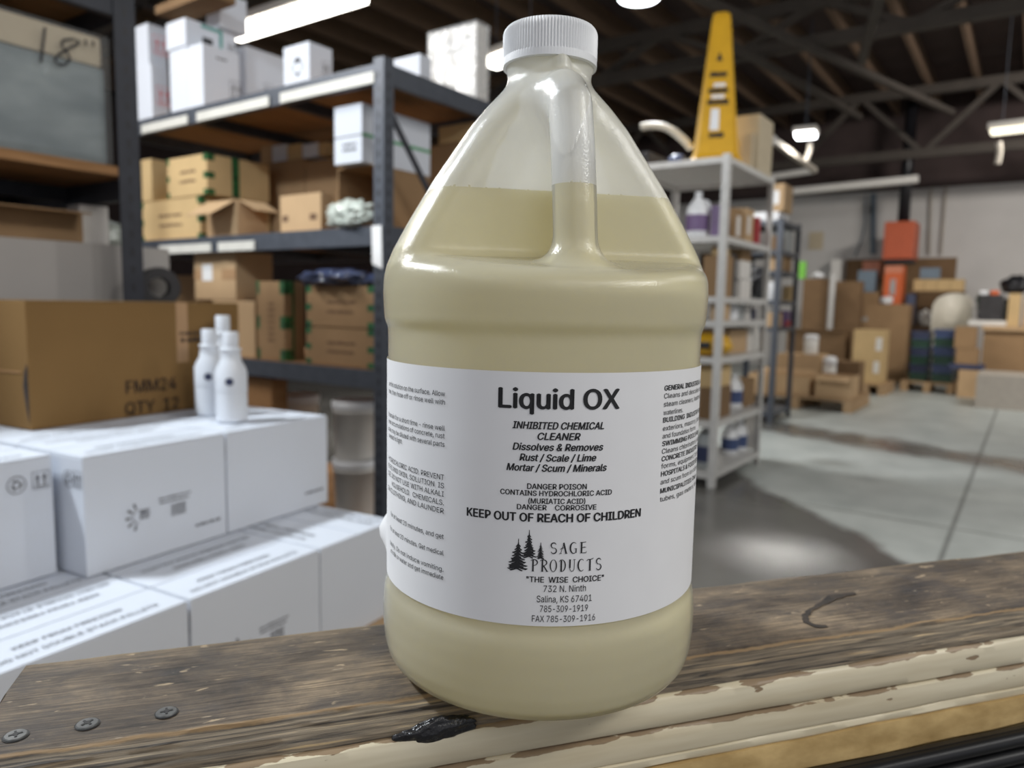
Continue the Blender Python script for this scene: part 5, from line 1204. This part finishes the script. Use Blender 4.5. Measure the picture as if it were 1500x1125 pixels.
def cone_fn(side):
    def f(s, t):       # s -1..1 over the face, t 0..1 up
        k = np.interp(t, [0, .06, .93], [.90, .86, .36])*wb_; d = k+.002
        return (-d, -s*k*.75, t*hc_) if side == 'L' else (s*k*.75, -d, t*hc_)
    return f
cb_ = cone_mesh()
for side in 'LR':
    f = cone_fn(side)
    def txt(mb):
        for t0, s0 in ((.555, .8), (.45, .85), (.375, .9), (.16, .5)): mk_smudge(mb, f, -s0, t0, s0*2, 1, .040, int(t0*100))
        mb.poly([f(-.3, .66), f(.3, .66), f(0, .72)])
    cb_.ink('ink_brown' if side == 'R' else 'ink', txt)
    def pale(mb): mk_rect(mb, f, -.45, .21, .15, .35); mk_rect(mb, f, -.5, .417, .5, .44); mk_rect(mb, f, -.4, .492, .6, .515)
    cb_.ink('white' if side == 'L' else 'beige', pale)
cb_.build('cone_body', 'yellow', cone)
# things on the top sheet
P = on_plane(975, 224, *FW(.50)); P.z = WZ[6]
mb = MB(); pts = []
A_, B_ = on_plane(940, 186, *FW(.42)), on_plane(1012, 216, *FW(.42))
for k in range(15):
    t_ = k/14; q = A_.lerp(B_, t_); q.z += .06*math.sin(math.pi*t_)
    pts.append(q)
hz = mb.tube(pts, .024, 10).build('curved_hose', 'cream', None, True); tag(hz, 'cream curved hose beside the yellow cone on the shelving', 'hose')
for k, (y0, lb) in enumerate(((.0, 'bottom'), (.04, 'middle'), (.08, 'top'))):
    P = on_plane(945, 224, *FW(.34)); P.z = WZ[6]+.0015+y0
    o = MB().box(-.16, -.10, 0, .16, .10, .037, .012).build('folded_mat', 'dark'); o.location = P; o.rotation_euler = (0, 0, RYAW); tag(o, 'dark folded mat stacked beside jug shoulder on the shelving, %s one' % lb, 'mat', 'dark folded mats on the shelving')
P = on_plane(992, 222, *FW(.20)); P.z = WZ[6]+.0015
o = MB().lathe([(.05, 0), (.055, .02), (.05, .06), (.03, .075)], 20).build('blue_cap', 'blue'); o.location = P; tag(o, 'small blue cap lying left of the yellow cone', 'cap'); smooth_by_angle(o)
pcarton('beige carton standing behind the yellow cone', FW(.56), 1112, 166, 'beige', z=WZ[6], xl=1066, lx=.30)
pcarton('lower beige carton in front of the other at the cone foot', FW(.50), 1101, 196, 'beige', z=WZ[6], xl=1084, lx=.05)
A_ = on_plane(1117, 246, *EW(.10)); A_.z = WZ[6]+.002
o = MB().bar(A_, A_+ZA*.25, .07, .07).bar(A_+ZA*.27-RU*.03, A_+RU*.17+ZA*.30, .07, .06).build('metal_bracket', 'galv'); tag(o, 'grey bent metal bracket on the far end of the shelving top', 'bracket')
# second level
def jug_small(P, s, label, group, mb_='white', band='blue', name='small_jug', cap='white', rz=0):
    t = empty(name, P, rz, label, 'jug', group)
    MB().lathe([(r*s, z*s) for r, z in ((.068, 0), (.075, .006), (.075, .175), (.068, .20), (.028, .258), (.02, .265), (.02, .28))], 28).build('jug_body', mb_, t, True)
    MB().lathe([(.0765*s, .045*s), (.0765*s, .15*s)], 28, cap=False).build('label_band', band, t, True)
    MB().lathe([(.024*s, .272*s), (.024*s, .298*s), (.020*s, .30*s)], 20).build('cap', cap, t, True)
    MB().tube([(.02*s, -.03*s, .245*s), (.03*s, -.055*s, .235*s), (.038*s, -.062*s, .20*s), (.04*s, -.068*s, .17*s)], .011*s, 8).build('handle', mb_, t, True)
    return t
P = on_plane(1021, 342, *FW(.14)); P.z = WZ[5]+.002
jug_small(P, .93, 'white jug with printed band beside the big jug, second shelf', None, 'white', 'purple', rz=RYAW)
pcarton('dark purple box right of the white jug, second shelf', FW(.12), 1058, 300, 'purple', z=WZ[5], xl=1040, lx=.12)
pcarton('brown carton on the second shelf, left of two under the cone', EW(.10), 1074, 304, 'carton', z=WZ[5], ly=.12, lx=.19, marks=[('warm_white', lambda mb, lx, ly, h: mk_rect(mb, face_fn('R', lx, ly, h), lx*.3, h*.2, lx*.7, h*.8))])
pcarton('brown carton on the second shelf, right of two under the cone', EW(.10), 1092, 304, 'carton_pale', z=WZ[5], ly=.12, lx=.17, marks=[('warm_white', lambda mb, lx, ly, h: mk_rect(mb, face_fn('R', lx, ly, h), lx*.2, h*.3, lx*.6, h*.8))])
pcarton('narrow red box at the right end of the second shelf', EW(.08), 1109.5, 318, 'red', z=WZ[5], ly=.10, lx=.06)
# third level
a1 = pcarton('brown carton beside the jug on the third shelf', FW(.12), 1057, 373, 'carton', z=WZ[4], xl=1028, lx=.2)
pcarton('orange box on the brown carton, third shelf', FW(.13), 1056, 361, 'carton_tan', z=top_of(a1)+.002, xl=1042, lx=.15)
pcarton('black box on the third shelf behind the front post', EW(.10), 1068, 370, 'black', z=WZ[4], ly=.2, lx=.13)
b1 = pcarton('white box on the third shelf, lower of two', EW(.08), 1084, 409, 'warm_white', z=WZ[4], ly=.12, lx=.22)
b2 = pcarton('white box on the third shelf, upper of two', EW(.08), 1083.6, 381, 'warm_white', z=top_of(b1)+.002, ly=.12, lx=.22)
pcarton('small brown carton on top of the two white boxes', EW(.09), 1086, 364, 'carton', z=top_of(b2)+.002, ly=.12, lx=.2)
P = on_plane(1108, 434, *EW(.14)); P.z = WZ[4]+.002
o = blob('black_bag', 'black', P, (.07, .08, .115), 6, .25); tag(o, 'black bag at the right end of the third shelf', 'bag')
# level just under it
pcarton('small tan box beside the jug on the low narrow shelf', FW(.08), 1056, 443, 'carton_pale', z=WZ[3], xl=1040, lx=.15)
P = on_plane(1070, 467, *EW(.12)); P.z = WZ[3]+.002
o = MB().lathe([(.045, 0), (.047, .08), (.03, .10), (.03, .115)], 20).build('white_tub', 'white'); o.location = P; tag(o, 'small white tub behind the front post of the shelving', 'tub'); smooth_by_angle(o)
pcarton('grey box on the low narrow shelf, left one', EW(.09), 1081, 445, 'haze_film', z=WZ[3], ly=.12, xr=1090)
pcarton('grey box on the low narrow shelf, right one', EW(.09), 1092, 444, 'warm_white', z=WZ[3], ly=.12, lx=.10)
pcarton('dark box at the right end of the low narrow shelf', EW(.09), 1103, 452, 'navy', z=WZ[3], ly=.12, lx=.06)
# fifth level
P = on_plane(1036, 528, *FW(.14)); P.z = WZ[2]+.002
o = blob('yellow_tool_case', 'yellow', P, (.10, .15, .075), 9, .12, 1.5, rz=RYAW); tag(o, 'yellow case with black stripe beside the jug label, lower shelf', 'case')
mb = MB(); mb.box(-.12, -.05, .05, -.085, .05, .09, .008); mb.build('black_grip', 'black', o)
pcarton('tan carton on the shelf above the blue and white jugs', EW(.10), 1068, 484, 'carton_pale', z=WZ[2], ly=.3, xr=1093)
pcarton('tall white box right of the tan carton, lower shelf', EW(.09), 1096, 478, 'warm_white', z=WZ[2], ly=.22, xr=1110)
# sixth level
d1 = pcarton('dark brown carton beside the jug label, second lowest shelf', FW(.10), 1046, 570, 'carton_deep', z=WZ[1], xl=1022, lx=.3)
pcarton('orange-tan carton stacked on the dark brown carton by jug label', FW(.11), 1046, 537, 'carton_tan', z=top_of(d1)+.002, xl=1022, lx=.3)
def at_end(x, lev, s, ins): q = on_plane(x, 650, *EW(ins)); q.z = WZ[lev]+.002; return q
jug_small(at_end(1071, 1, 1, .16), .80, 'white jug with blue band on the second lowest shelf', None, 'white', 'blue')
pcarton('tan carton beside the blue banded jug, second lowest shelf', EW(.10), 1092, 556, 'carton', z=WZ[1], ly=.10, lx=.2)
jug_small(at_end(1069, 0, 1, .14), .76, 'white jug with blue band on the lowest shelf, nearer the post', 'blue banded jugs on the lowest shelf', 'white', 'blue')
jug_small(at_end(1082, 0, 1, .13), .76, 'white jug with blue band on the lowest shelf, beside white box', 'blue banded jugs on the lowest shelf', 'white', 'blue')
q = on_plane(1033, 690, *FW(.16)); q.z = WZ[0]+.002
jug_small(q, .95, 'grey-white jug with blue band at left of the lowest shelf', None, 'haze_film', 'navy')
pcarton('large white box leaning out at the right end of the lowest shelf', EW(.045), 1106.5, 610, 'warm_white', z=WZ[0], ly=.08, lx=.13)
# ------------------------------------------------------------------ dark shelving behind it
GP = on_dist(1143, 400, 7.4); GP = Vector((GP.x, GP.y, 0))
def FG(i): return (GP+RU*i, -RU)
def EG(i): return (GP+RV*i, RV)
gz = [on_plane(1143, y, *FG(0)).z for y in (480, 440, 396, 366, 322)]
GX, GY = max(.5, len_x(GP+ZA*1.1, RU, 1167)), max(.5, len_x(GP+ZA*1.1, RV, 1110))
grack = rack('dark grey shelving behind the pale shelving, loaded with cartons', GP, GX, GY, [.1]+gz, gz[-1]+.02, 'steel', board='steel', name='dark_shelving', post=.05, beam=.04, bt=.008, name_b='shelf_sheet', braces=False, holes=False, cross=False)
g1 = pcarton('brown carton with white label topmost on the dark shelving', FG(.07), 1148, 268, 'carton_pale', z=gz[4]+.09, xl=1124, lx=.3, marks=[('paper', lambda mb, lx, ly, h: mk_rect(mb, face_fn('L', lx, ly, h), ly*.2, h*.25, ly*.7, h*.75))])
P = GP+RU*.06+RV*.06; P.z = gz[4]+.0015
o = MB().box(0, 0, 0, .34, .30, .085, .01).build('pale_tray', 'white'); o.location = P; o.rotation_euler = (0, 0, RYAW); tag(o, 'bright white flat tray under the topmost carton of dark shelving', 'tray')
pcarton('brown carton with dark open end on the dark shelving', FG(.06), 1139, 345, 'carton_deep', z=gz[3], xl=1124, lx=.2)
pcarton('grey box at the end of the dark shelving', EG(.05), 1149, 336, 'haze_film', z=gz[3], ly=.12, lx=.26)
pcarton('tan carton on the dark shelving, left of the post', FG(.06), 1139, 371, 'carton_pale', z=gz[2], xl=1123, lx=.2)
pcarton('tan carton on the dark shelving, right of the post', EG(.05), 1149, 375, 'carton', z=gz[2], ly=.12, lx=.24)
def roll(P, r, h, m, label, cat='roll', name='roll'):
    o = MB().lathe([(r*.95, 0), (r, .01), (r, h-.01), (r*.95, h)], 24).build(name, m); o.location = P; smooth_by_angle(o); return tag(o, label, cat)
q = on_plane(1129, 440, *FG(.14)); q.z = gz[1]+.002; roll(q, .09, .17, 'white', 'white roll on the dark shelving, left of the post')
q = on_plane(1156, 440, *EG(.14)); q.z = gz[1]+.002; roll(q, .075, .16, 'carton_tan', 'orange-tan roll on the dark shelving, right of the post')
pcarton('tan carton low on the dark shelving', FG(.06), 1136, 458, 'carton_pale', z=gz[0], xl=1118, lx=.2)
pcarton('purple and red printed box low on the dark shelving', EG(.07), 1149, 455, 'purple', z=gz[0], ly=.12, lx=.24, marks=[('red', lambda mb, lx, ly, h: mk_rect(mb, face_fn('R', lx, ly, h), 0, 0, lx, h*.35))])
# ------------------------------------------------------------------ pallet of cartons on the floor
def pallet(P, lx, ly, label, rz=RYAW, h=.14):
    t = empty('pallet', (P.x, P.y, 0), rz, label, 'pallet')
    for k in range(3): MB().box(0, (ly-.09)*k/2, 0, lx, (ly-.09)*k/2+.09, h-.022).build('runner', 'pallet', t)
    n = 7
    for k in range(n): MB().box((lx-.10)*k/(n-1), 0, h-.0215, (lx-.10)*k/(n-1)+.10, ly, h).build('deck_board', 'pallet', t)
    return t
PP = on_z(1247, 606, 0)
ply = len_x(PP, RV, 1086)
pallet(PP, 1.05, ply, 'wooden pallet on the floor carrying cartons, right of pale shelving')
def FP(i): return (PP+RU*i, -RU)
f1 = pcarton('open tan carton at front left of the pallet, rim pale', FP(.06), 1184, 553, 'carton_pale', z=.142, xl=1092, lx=.42, fn=open_carton, flaps=(('BL', .06, 20),))
f2 = pcarton('open tan carton at front right of the pallet, flap down', FP(.05), 1246, 553, 'carton_pale', z=.142, xl=1193, lx=.42, fn=open_carton, flaps=(('L', .10, 120),))
f3 = pcarton('tan carton in the second row of the pallet, behind front left one', FP(.58), 1201, 521, 'carton_pale', z=.142, xl=1136, lx=.40, flap='x')
f4 = pcarton('low grey-brown carton behind the front right open one', FP(.69), 1258, 531, 'carton_deep', z=.142, xl=1214, lx=.3)
def tall_bottle(P, h, label, r=None):
    t = empty('white_canister', P, 0, label, 'canister', 'white canisters on the pallet'); r = r or h*.34
    MB().lathe([(r*.93, 0), (r, .01), (r, h*.74), (r*.94, h*.77)], 28).build('canister_body', 'white_warm', t, True)
    MB().lathe([(r*1.03, h*.75), (r*1.03, h*.90), (r*.9, h*.97), (r*.5, h)], 28).build('lid', 'white', t, True); return t
P = on_plane(1187, 524, *FP(.72)); P.z = f3['_top']+.002
tall_bottle(P, len_y(P, ZA, 490), 'white canister standing on the second row carton of the pallet')
P = on_plane(1214, 560, *FP(.565)); P.z = .1435
tall_bottle(P, len_y(P, ZA, 522), 'white canister standing on the pallet behind front right open carton', .072)
# dark cartons behind the pallet
def gpix(label, x, yb, m, xl=None, xr=None, yt=0, lx=None, ly=None, **k):
    P = on_z(x, yb, 0); return pcarton(label, (P, -RU), x, yt, m, z=0.0, yb=yb, xl=xl, xr=xr, lx=lx, ly=ly, **k)
e1 = gpix('dark brown open carton behind the pallet, pale top edge', 1234, 572, 'carton_deep', xl=1148, lx=.34, yt=484, fn=open_carton, flaps=(('L', .06, 100),))
e2 = gpix('tall dark brown carton panel left of the silver post', 1203, 560, 'carton_deep', xl=1168, lx=.25, yt=408)
e3 = gpix('tall dark brown carton panel right of the silver post', 1252, 560, 'carton_deep', xl=1215, lx=.25, yt=412)
P = on_z(1209, 561, 0)
o = MB().bar(P, P+ZA*len_y(P, ZA, 402), .07, .05).build('silver_post', 'galv'); tag(o, 'silver post between two tall dark brown cartons', 'post')
P = on_plane(1189, 407, P, -RU); P.z = e2['_top']+.002
o = blob('white_rags', 'white', P-RU*-.12-RV*.06, (.08, .10, .05), 4, .3); tag(o, 'white rags on the tall dark carton left of silver post', 'rags')
pcarton('bright lime box on the tall dark carton left of silver post', (on_z(1203, 560, 0)+RU*.02, -RU), 1178, 383, 'lime', z=e2['_top'], xl=1169, lx=.10)
# big upright carton and wrapped carton
bigc = gpix('big upright brown carton with a white mark, left of the tote stacks', 1324, 562, 'carton', xl=1243, lx=.42, yt=446, marks=[('haze_film', lambda mb, lx, ly, h: mk_smudge(mb, face_fn('L', lx, ly, h), ly*.05, h*.78, ly*.22, 1, .07, 2))])
P2 = on_z(1296, 580, 0)
pallet(P2-RU*.0, .8, len_x(P2, RV, 1236), 'low pallet under the stretch-wrapped tan carton')
tc_ = pcarton('tan carton with white stretch wrap in front of big upright carton', (P2+RU*.05, -RU), 1290, 484, 'carton_tan', z=.142, yb=565, xl=1246, lx=.45, marks=[('white_warm', lambda mb, lx, ly, h: (mk_rect(mb, face_fn('L', lx, ly, h), ly*.72, h*.2, ly*.9, h*.42), mk_rect(mb, face_fn('L', lx, ly, h), ly*.75, h*.62, ly*.95, h*.86)))])
# things standing on the big carton
bt_ = bigc['_top']+.002
P = on_plane(1254, 446, on_z(1324, 562, 0)+RU*.12, -RU); P.z = bt_
o = MB().lathe([(.05, 0), (.055, .01), (.055, .10), (.02, .14), (.02, .17)], 20).build('white_bottle', 'white'); o.location = P; tag(o, 'small white bottle on the left end of big upright carton', 'bottle'); smooth_by_angle(o)
P = on_plane(1298, 446, on_z(1324, 562, 0)+RU*.15, -RU); P.z = bt_
o = blob('white_bag', 'white', P, (.09, .10, .06), 8, .3); tag(o, 'crumpled white bag on big upright carton under orange cabinet', 'bag')
# ------------------------------------------------------------------ bench along the far wall
UB_ = 13.1
bz = on_u(1330, 478, UB_).z
bl = on_u(1416, 478, UB_); br_ = on_u(1236, 478, UB_)
bench = empty('long_bench', (bl.x, bl.y, 0), RYAW, 'long dark bench along the far white wall behind totes', 'bench')
BL_ = (br_-bl).dot(RV)
MB().box(0, 0, bz-.05, .75, BL_, bz).build('bench_top', 'carton_deep', bench)
for x in (.05, .65):
    for y in (.05, BL_/2, BL_-.11): MB().box(x, y, 0, x+.06, y+.06, bz-.05).build('leg', 'dark', bench)
MB().box(.70, .05, .2, .74, BL_-.05, bz-.05).build('back_panel', 'carton_deep', bench)
WL = on_u(1397, 440, WALLU-.05)
dk = carton('wide dark wooden board standing against the far wall', Vector((WL.x, WL.y, 0)), RYAW, .04, (on_u(1236, 440, WALLU-.05)-WL).dot(RV), on_u(1300, 379, WALLU-.05).z, 'carton_deep', name='backboard', cat='board')
def BEN(i): return (uv(UB_+i, 0), -RU)
cc = pcarton('brown carton on the far bench under the grey-blue box', BEN(.08), 1286, 428, 'carton', z=bz, xl=1252, lx=.4)
pcarton('grey-blue metal box on a carton left of orange cabinet', BEN(.08), 1281, 396, 'bluegrey', z=top_of(cc)+.002, xl=1255, lx=.3)
oc_ = pcarton('bright orange cabinet with grey emblem below orange heater', BEN(.05), 1321, 389, 'orange_lt', z=bz, xl=1290, lx=.4, marks=[('salmon', lambda mb, lx, ly, h: mk_rect(mb, face_fn('L', lx, ly, h), 0, h*.88, ly, h)), ('haze_film', lambda mb, lx, ly, h: (mk_frame(mb, face_fn('L', lx, ly, h, .002), ly*.36, h*.5, ly*.66, h*.78, .02), mk_rect(mb, face_fn('L', lx, ly, h, .003), ly*.44, h*.55, ly*.58, h*.73)))], name='orange_cabinet', cat='cabinet')
P = on_u(1276, 394, WALLU-.30)
o = MB().box(-.12, -.14, -.14, .14, .14, .14, .02).build('orange_box', 'salmon'); o.location = P+RU*.1; o.rotation_euler = (0, 0, RYAW); tag(o, 'small orange box on the wall above the grey-blue box', 'box')
# heater hung from the roof
P = on_u(1337, 379, 13.4)
hx = empty('orange_heater', P, RYAW, 'large orange heater cabinet hanging by a dark pipe on far wall', 'heater')
hl_, hh = len_x(P, RV, 1292), len_y(P, ZA, 323)
MB().box(0, 0, 0, .62, hl_, hh, .02).build('heater_body', 'orange', hx)
MB().box(-.004, .04, .05, .0, hl_-.04, hh-.05, .001).build('front_panel', 'orange', hx)
MB().box(.05, .02, -.06, .58, hl_-.02, .0, .01).build('heater_base', 'dark', hx)
MB().tube([(.3, hl_*.48, hh), (.3, hl_*.48, 4.44-P.z)], .09, 14).build('flue_pipe', 'black', hx, True)
# tan row, navy box, pale lumps, white tub chair
sh_ = on_u(1412, 426, 13.35)
ws = empty('raised_shelf', (sh_.x, sh_.y, 0), RYAW, 'raised wooden shelf on legs holding four tan boxes, far wall', 'shelf')
sl_ = (on_u(1333, 426, 13.35)-sh_).dot(RV); zs_ = sh_.z
MB().box(0, 0, zs_-.03, .5, sl_, zs_).build('shelf_board', 'carton_deep', ws)
for x in (.02, .44):
    for y in (.02, sl_-.06): MB().box(x, y, bz+.001 if y > .5 or x < .4 else bz+.001, x+.04, y+.04, zs_-.03).build('leg', 'dark', ws)
xs_ = [1337, 1353, 1372, 1392, 1411]
for i in range(4):
    pcarton('tan box in the row on the raised shelf, %s' % ('leftmost', 'second from left', 'third from left', 'rightmost')[i], (sh_+RU*.04, -RU), xs_[i+1]-1, 409, 'carton_tan', z=zs_, xl=xs_[i]+.5, lx=.3, group='tan boxes on the raised shelf')
pcarton('dark navy box standing on the row of tan boxes', (sh_+RU*.07, -RU), 1374, 392, 'bluegrey', z=zs_+len_y(Vector((sh_.x, sh_.y, zs_)), ZA, 409)+.012, xl=1347, lx=.25)
P = on_u(1356, 470, UB_+.12); P.z = bz+.002
o = blob('pale_rags', 'white_warm', P, (.09, .15, .13), 12, .35); tag(o, 'pale crumpled rags left of the white plastic chair', 'rags')
pcarton('navy bin between big carton and pale rags', BEN(.02), 1338, 431, 'navy', z=bz, xl=1325, lx=.16, name='navy_bin', cat='bin')
P = on_u(1393, 484, UB_-.55)
ch = empty('tub_chair', (P.x, P.y, 0), RYAW, 'white plastic tub chair with arched back in front of tan boxes', 'chair')
zt_ = on_u(1393, 428, UB_-.55).z; ze_ = on_u(1393, 492, UB_-.55).z
hw = abs((on_u(1365, 450, UB_-.55)-on_u(1424, 450, UB_-.55)).dot(RV))/2
mb = MB(); n = 24; prev = None
for i in range(n+1):
    a = math.pi*(i/n)-math.pi/2; y = hw*math.sin(a); x = .40*math.cos(a)-.1; zt2_ = ze_+(zt_-ze_)*(.55+.45*math.cos(a)**.6 if abs(math.cos(a)) > 1e-6 else .55)
    cur = [mb.bm.verts.new((x*k-.0, y*k, z)) for k, z in ((.90, ze_-.05), (.93, zt2_-.02), (1, zt2_), (1, ze_-.05))]
    if prev:
        for k in range(4): mb.bm.faces.new((prev[k], prev[(k+1) % 4], cur[(k+1) % 4], cur[k]))
    else: mb.bm.faces.new(cur)
    prev = cur
mb.bm.faces.new(prev[::-1]); mb.build('chair_back', 'cream', ch, True)
MB().box(-.35, -hw*.9, ze_-.09, .28, hw*.9, ze_-.04, .02).build('seat', 'white_warm', ch)
for x in (-.32, .22):
    for y in (-hw*.85, hw*.85-.04): MB().box(x, y, .0, x+.04, y+.04, ze_-.09).build('leg', 'white_warm', ch)
# totes on a pallet
TP = on_z(1397, 578, 0)
pallet(TP, .62, len_x(TP, RV, 1318), 'pallet under the stacks of green and blue totes')
def tote_stack(x0, x1, ytop, names, nm):
    P = on_plane(x1, 560, TP+RU*.10, -RU); P.z = .142; ly = len_x(P, RV, x0); H_ = len_y(P, ZA, ytop); n = len(names)
    for i, (m_, cl) in enumerate(names):
        h = H_/n
        t = empty('storage_tote', P+ZA*(i*h+.0005), RYAW, '%s tote in the %s stack, %s' % (cl, nm, ('lowest', 'second from bottom', 'third from bottom', 'third from top', 'second from top', 'topmost')[i]), 'tote', 'stacked totes on a pallet')
        MB().box(.02, .02, 0, .43, ly-.02, h*.72, .01).build('tote_body', m_, t)
        MB().box(0, 0, h*.72, .45, ly, h*.97, .008).build('rim', m_, t)
dkg = [('green', 'dark green'), ('navy', 'dark navy')]
tote_stack(1329, 1358, 486, [('green', 'dark green'), ('navy', 'dark navy')]*3, 'left dark')
tote_stack(1361, 1395, 483, [('green', 'green'), ('blue', 'blue')]*3, 'right')
k0 = gpix('brown carton beside the right tote stack, lowest of the pile', 1432, 584, 'carton_pale', xl=1401, lx=.4, yt=543)
k1 = pcarton('brown carton in the pile beside totes, middle one', (on_z(1432, 584, 0)+RU*.03, -RU), 1431, 512, 'carton', z=top_of(k0)+.07, xl=1399, lx=.4)
P = on_plane(1416, 541, on_z(1432, 584, 0)+RU*.2, -RU); P.z = top_of(k0)+.002
o = MB().box(-.2, -.2, 0, .2, .2, .066, .02).build('black_sack', 'navy'); o.location = P; o.rotation_euler = (0, 0, RYAW); tag(o, 'flat black sack between brown cartons beside totes', 'sack')
k2 = pcarton('brown carton on top of the pile beside totes', (on_z(1432, 584, 0)+RU*.03, -RU), 1428, 479, 'carton', z=top_of(k1)+.003, xl=1397, lx=.4)
# workbench at the right edge
QP = on_z(1431, 575, 0); 
q1 = on_plane(1431, 477, QP, -RU)
wk = empty('work_table', (QP.x, QP.y, 0), RYAW, 'work table with dark brown front panel at right edge', 'table')
WLn = 2.2
MB().box(-.04, -WLn, q1.z-.06, .8, .0, q1.z).build('table_top', 'carton_pale', wk)
MB().box(.02, -WLn+.02, .0, .06, -.02, q1.z-.06).build('front_panel', 'carton', wk)
MB().box(.70, -WLn+.02, .0, .76, -.02, q1.z-.06).build('back_panel', 'carton', wk)
def on_tab(x, i=.2): q = on_plane(x, 470, QP+RU*i, -RU); q.z = q1.z+.002; return q
P = on_tab(1449, .15); o = MB().box(-.1, -.20, 0, .25, .24, .07, .01).build('white_tray', 'white_warm'); o.location = P; o.rotation_euler = (0, 0, RYAW); tag(o, 'white tray on the work table at the right edge', 'tray')
o = pcarton('black crate with tools on the white tray', (QP+RU*.12, -RU), 1468, 432, 'dark', z=q1.z+.074, xl=1432, lx=.2, name='tool_crate', cat='crate')
for k, (x, y, mm, lb) in enumerate(((1440, 445, 'white', 'small white tool part on the black crate, left'), (1456, 440, 'orange_lt', 'small orange tool part on the black crate, right'))):
    P = on_plane(x, y, QP+RU*.11, -RU); P.z = o['_top']+.0015 if k < 0 else top_of(o)+.0015
    b_ = MB().box(-.0, -.05, 0, .08, .05, .06, .015).build('tool_part', mm); b_.location = P+RU*.03; b_.rotation_euler = (0, 0, RYAW); tag(b_, lb, 'tool')
x_ = pcarton('tall tan carton on the work table at right edge', (QP+RU*.10, -RU), 1494, 430, 'carton_tan', z=q1.z, xl=1474, lx=.3)
P = on_plane(1487, 430, QP+RU*.25, -RU); P.z = top_of(x_)+.002
o = blob('black_bundle', 'black', P, (.16, .22, .12), 7, .3); tag(o, 'black bundle on the tall tan carton at right edge', 'bundle')
x2 = pcarton('tan carton at the extreme right edge on work table', (QP+RU*.10, -RU), 1520, 436, 'carton_pale', z=q1.z, xl=1497, lx=.3)
P = on_plane(1446, 420, QP+RU*.62, -RU); P.z = q1.z+.002
t = empty('potted_plant', P, 0, 'dark grey-green plant on the work table near white wall', 'plant')
MB().lathe([(.07, 0), (.10, .16), (.11, .18), (.09, .18)], 20).build('pot', 'dark', t, True)
b_ = blob('foliage', 'truss', (0, 0, .16), (.10, .10, .16), 15, .6, 3.0, parent=t)
lv = mat('grey_green_leaves', (.06, .085, .06), .7, .4, 12); b_.data.materials.clear(); b_.data.materials.append(lv)
P = on_plane(1476, 430, QP+RU*.55, -RU); P.z = q1.z+.002
o = blob('grey_bundle', 'haze_film', P, (.10, .12, .19), 16, .4); tag(o, 'pale grey bundle behind the black crate on work table', 'bundle')
# low sand coloured platform in front
SP = on_z(1427, 597, 0)
o = carton('low sand-coloured slab on the floor at the right edge', SP-RV*2.2, RYAW, .8, 2.2, len_y(SP, ZA, 548), 'sand', name='low_platform', cat='platform')
# wall poster
A_ = wall_pt(1184, 366, .012); 
o = MB().box(0, -len_x(A_, -RV, 1205), 0, .008, 0, len_y(A_, ZA, 340)).build('wall_poster', 'beige'); o.location = A_; o.rotation_euler = (0, 0, RYAW); tag(o, 'yellowish poster on the far white wall', 'poster')
A_ = wall_pt(1216, 408, .30); A_.z = 0
o = MB().box(0, -len_x(A_+ZA*1.2, -RV, 1229), 0, .25, 0, wall_pt(1224, 380, .30).z, .01).build('pale_locker', 'white_warm'); o.location = A_; o.rotation_euler = (0, 0, RYAW); tag(o, 'pale locker standing against far wall left of dark panel', 'locker')
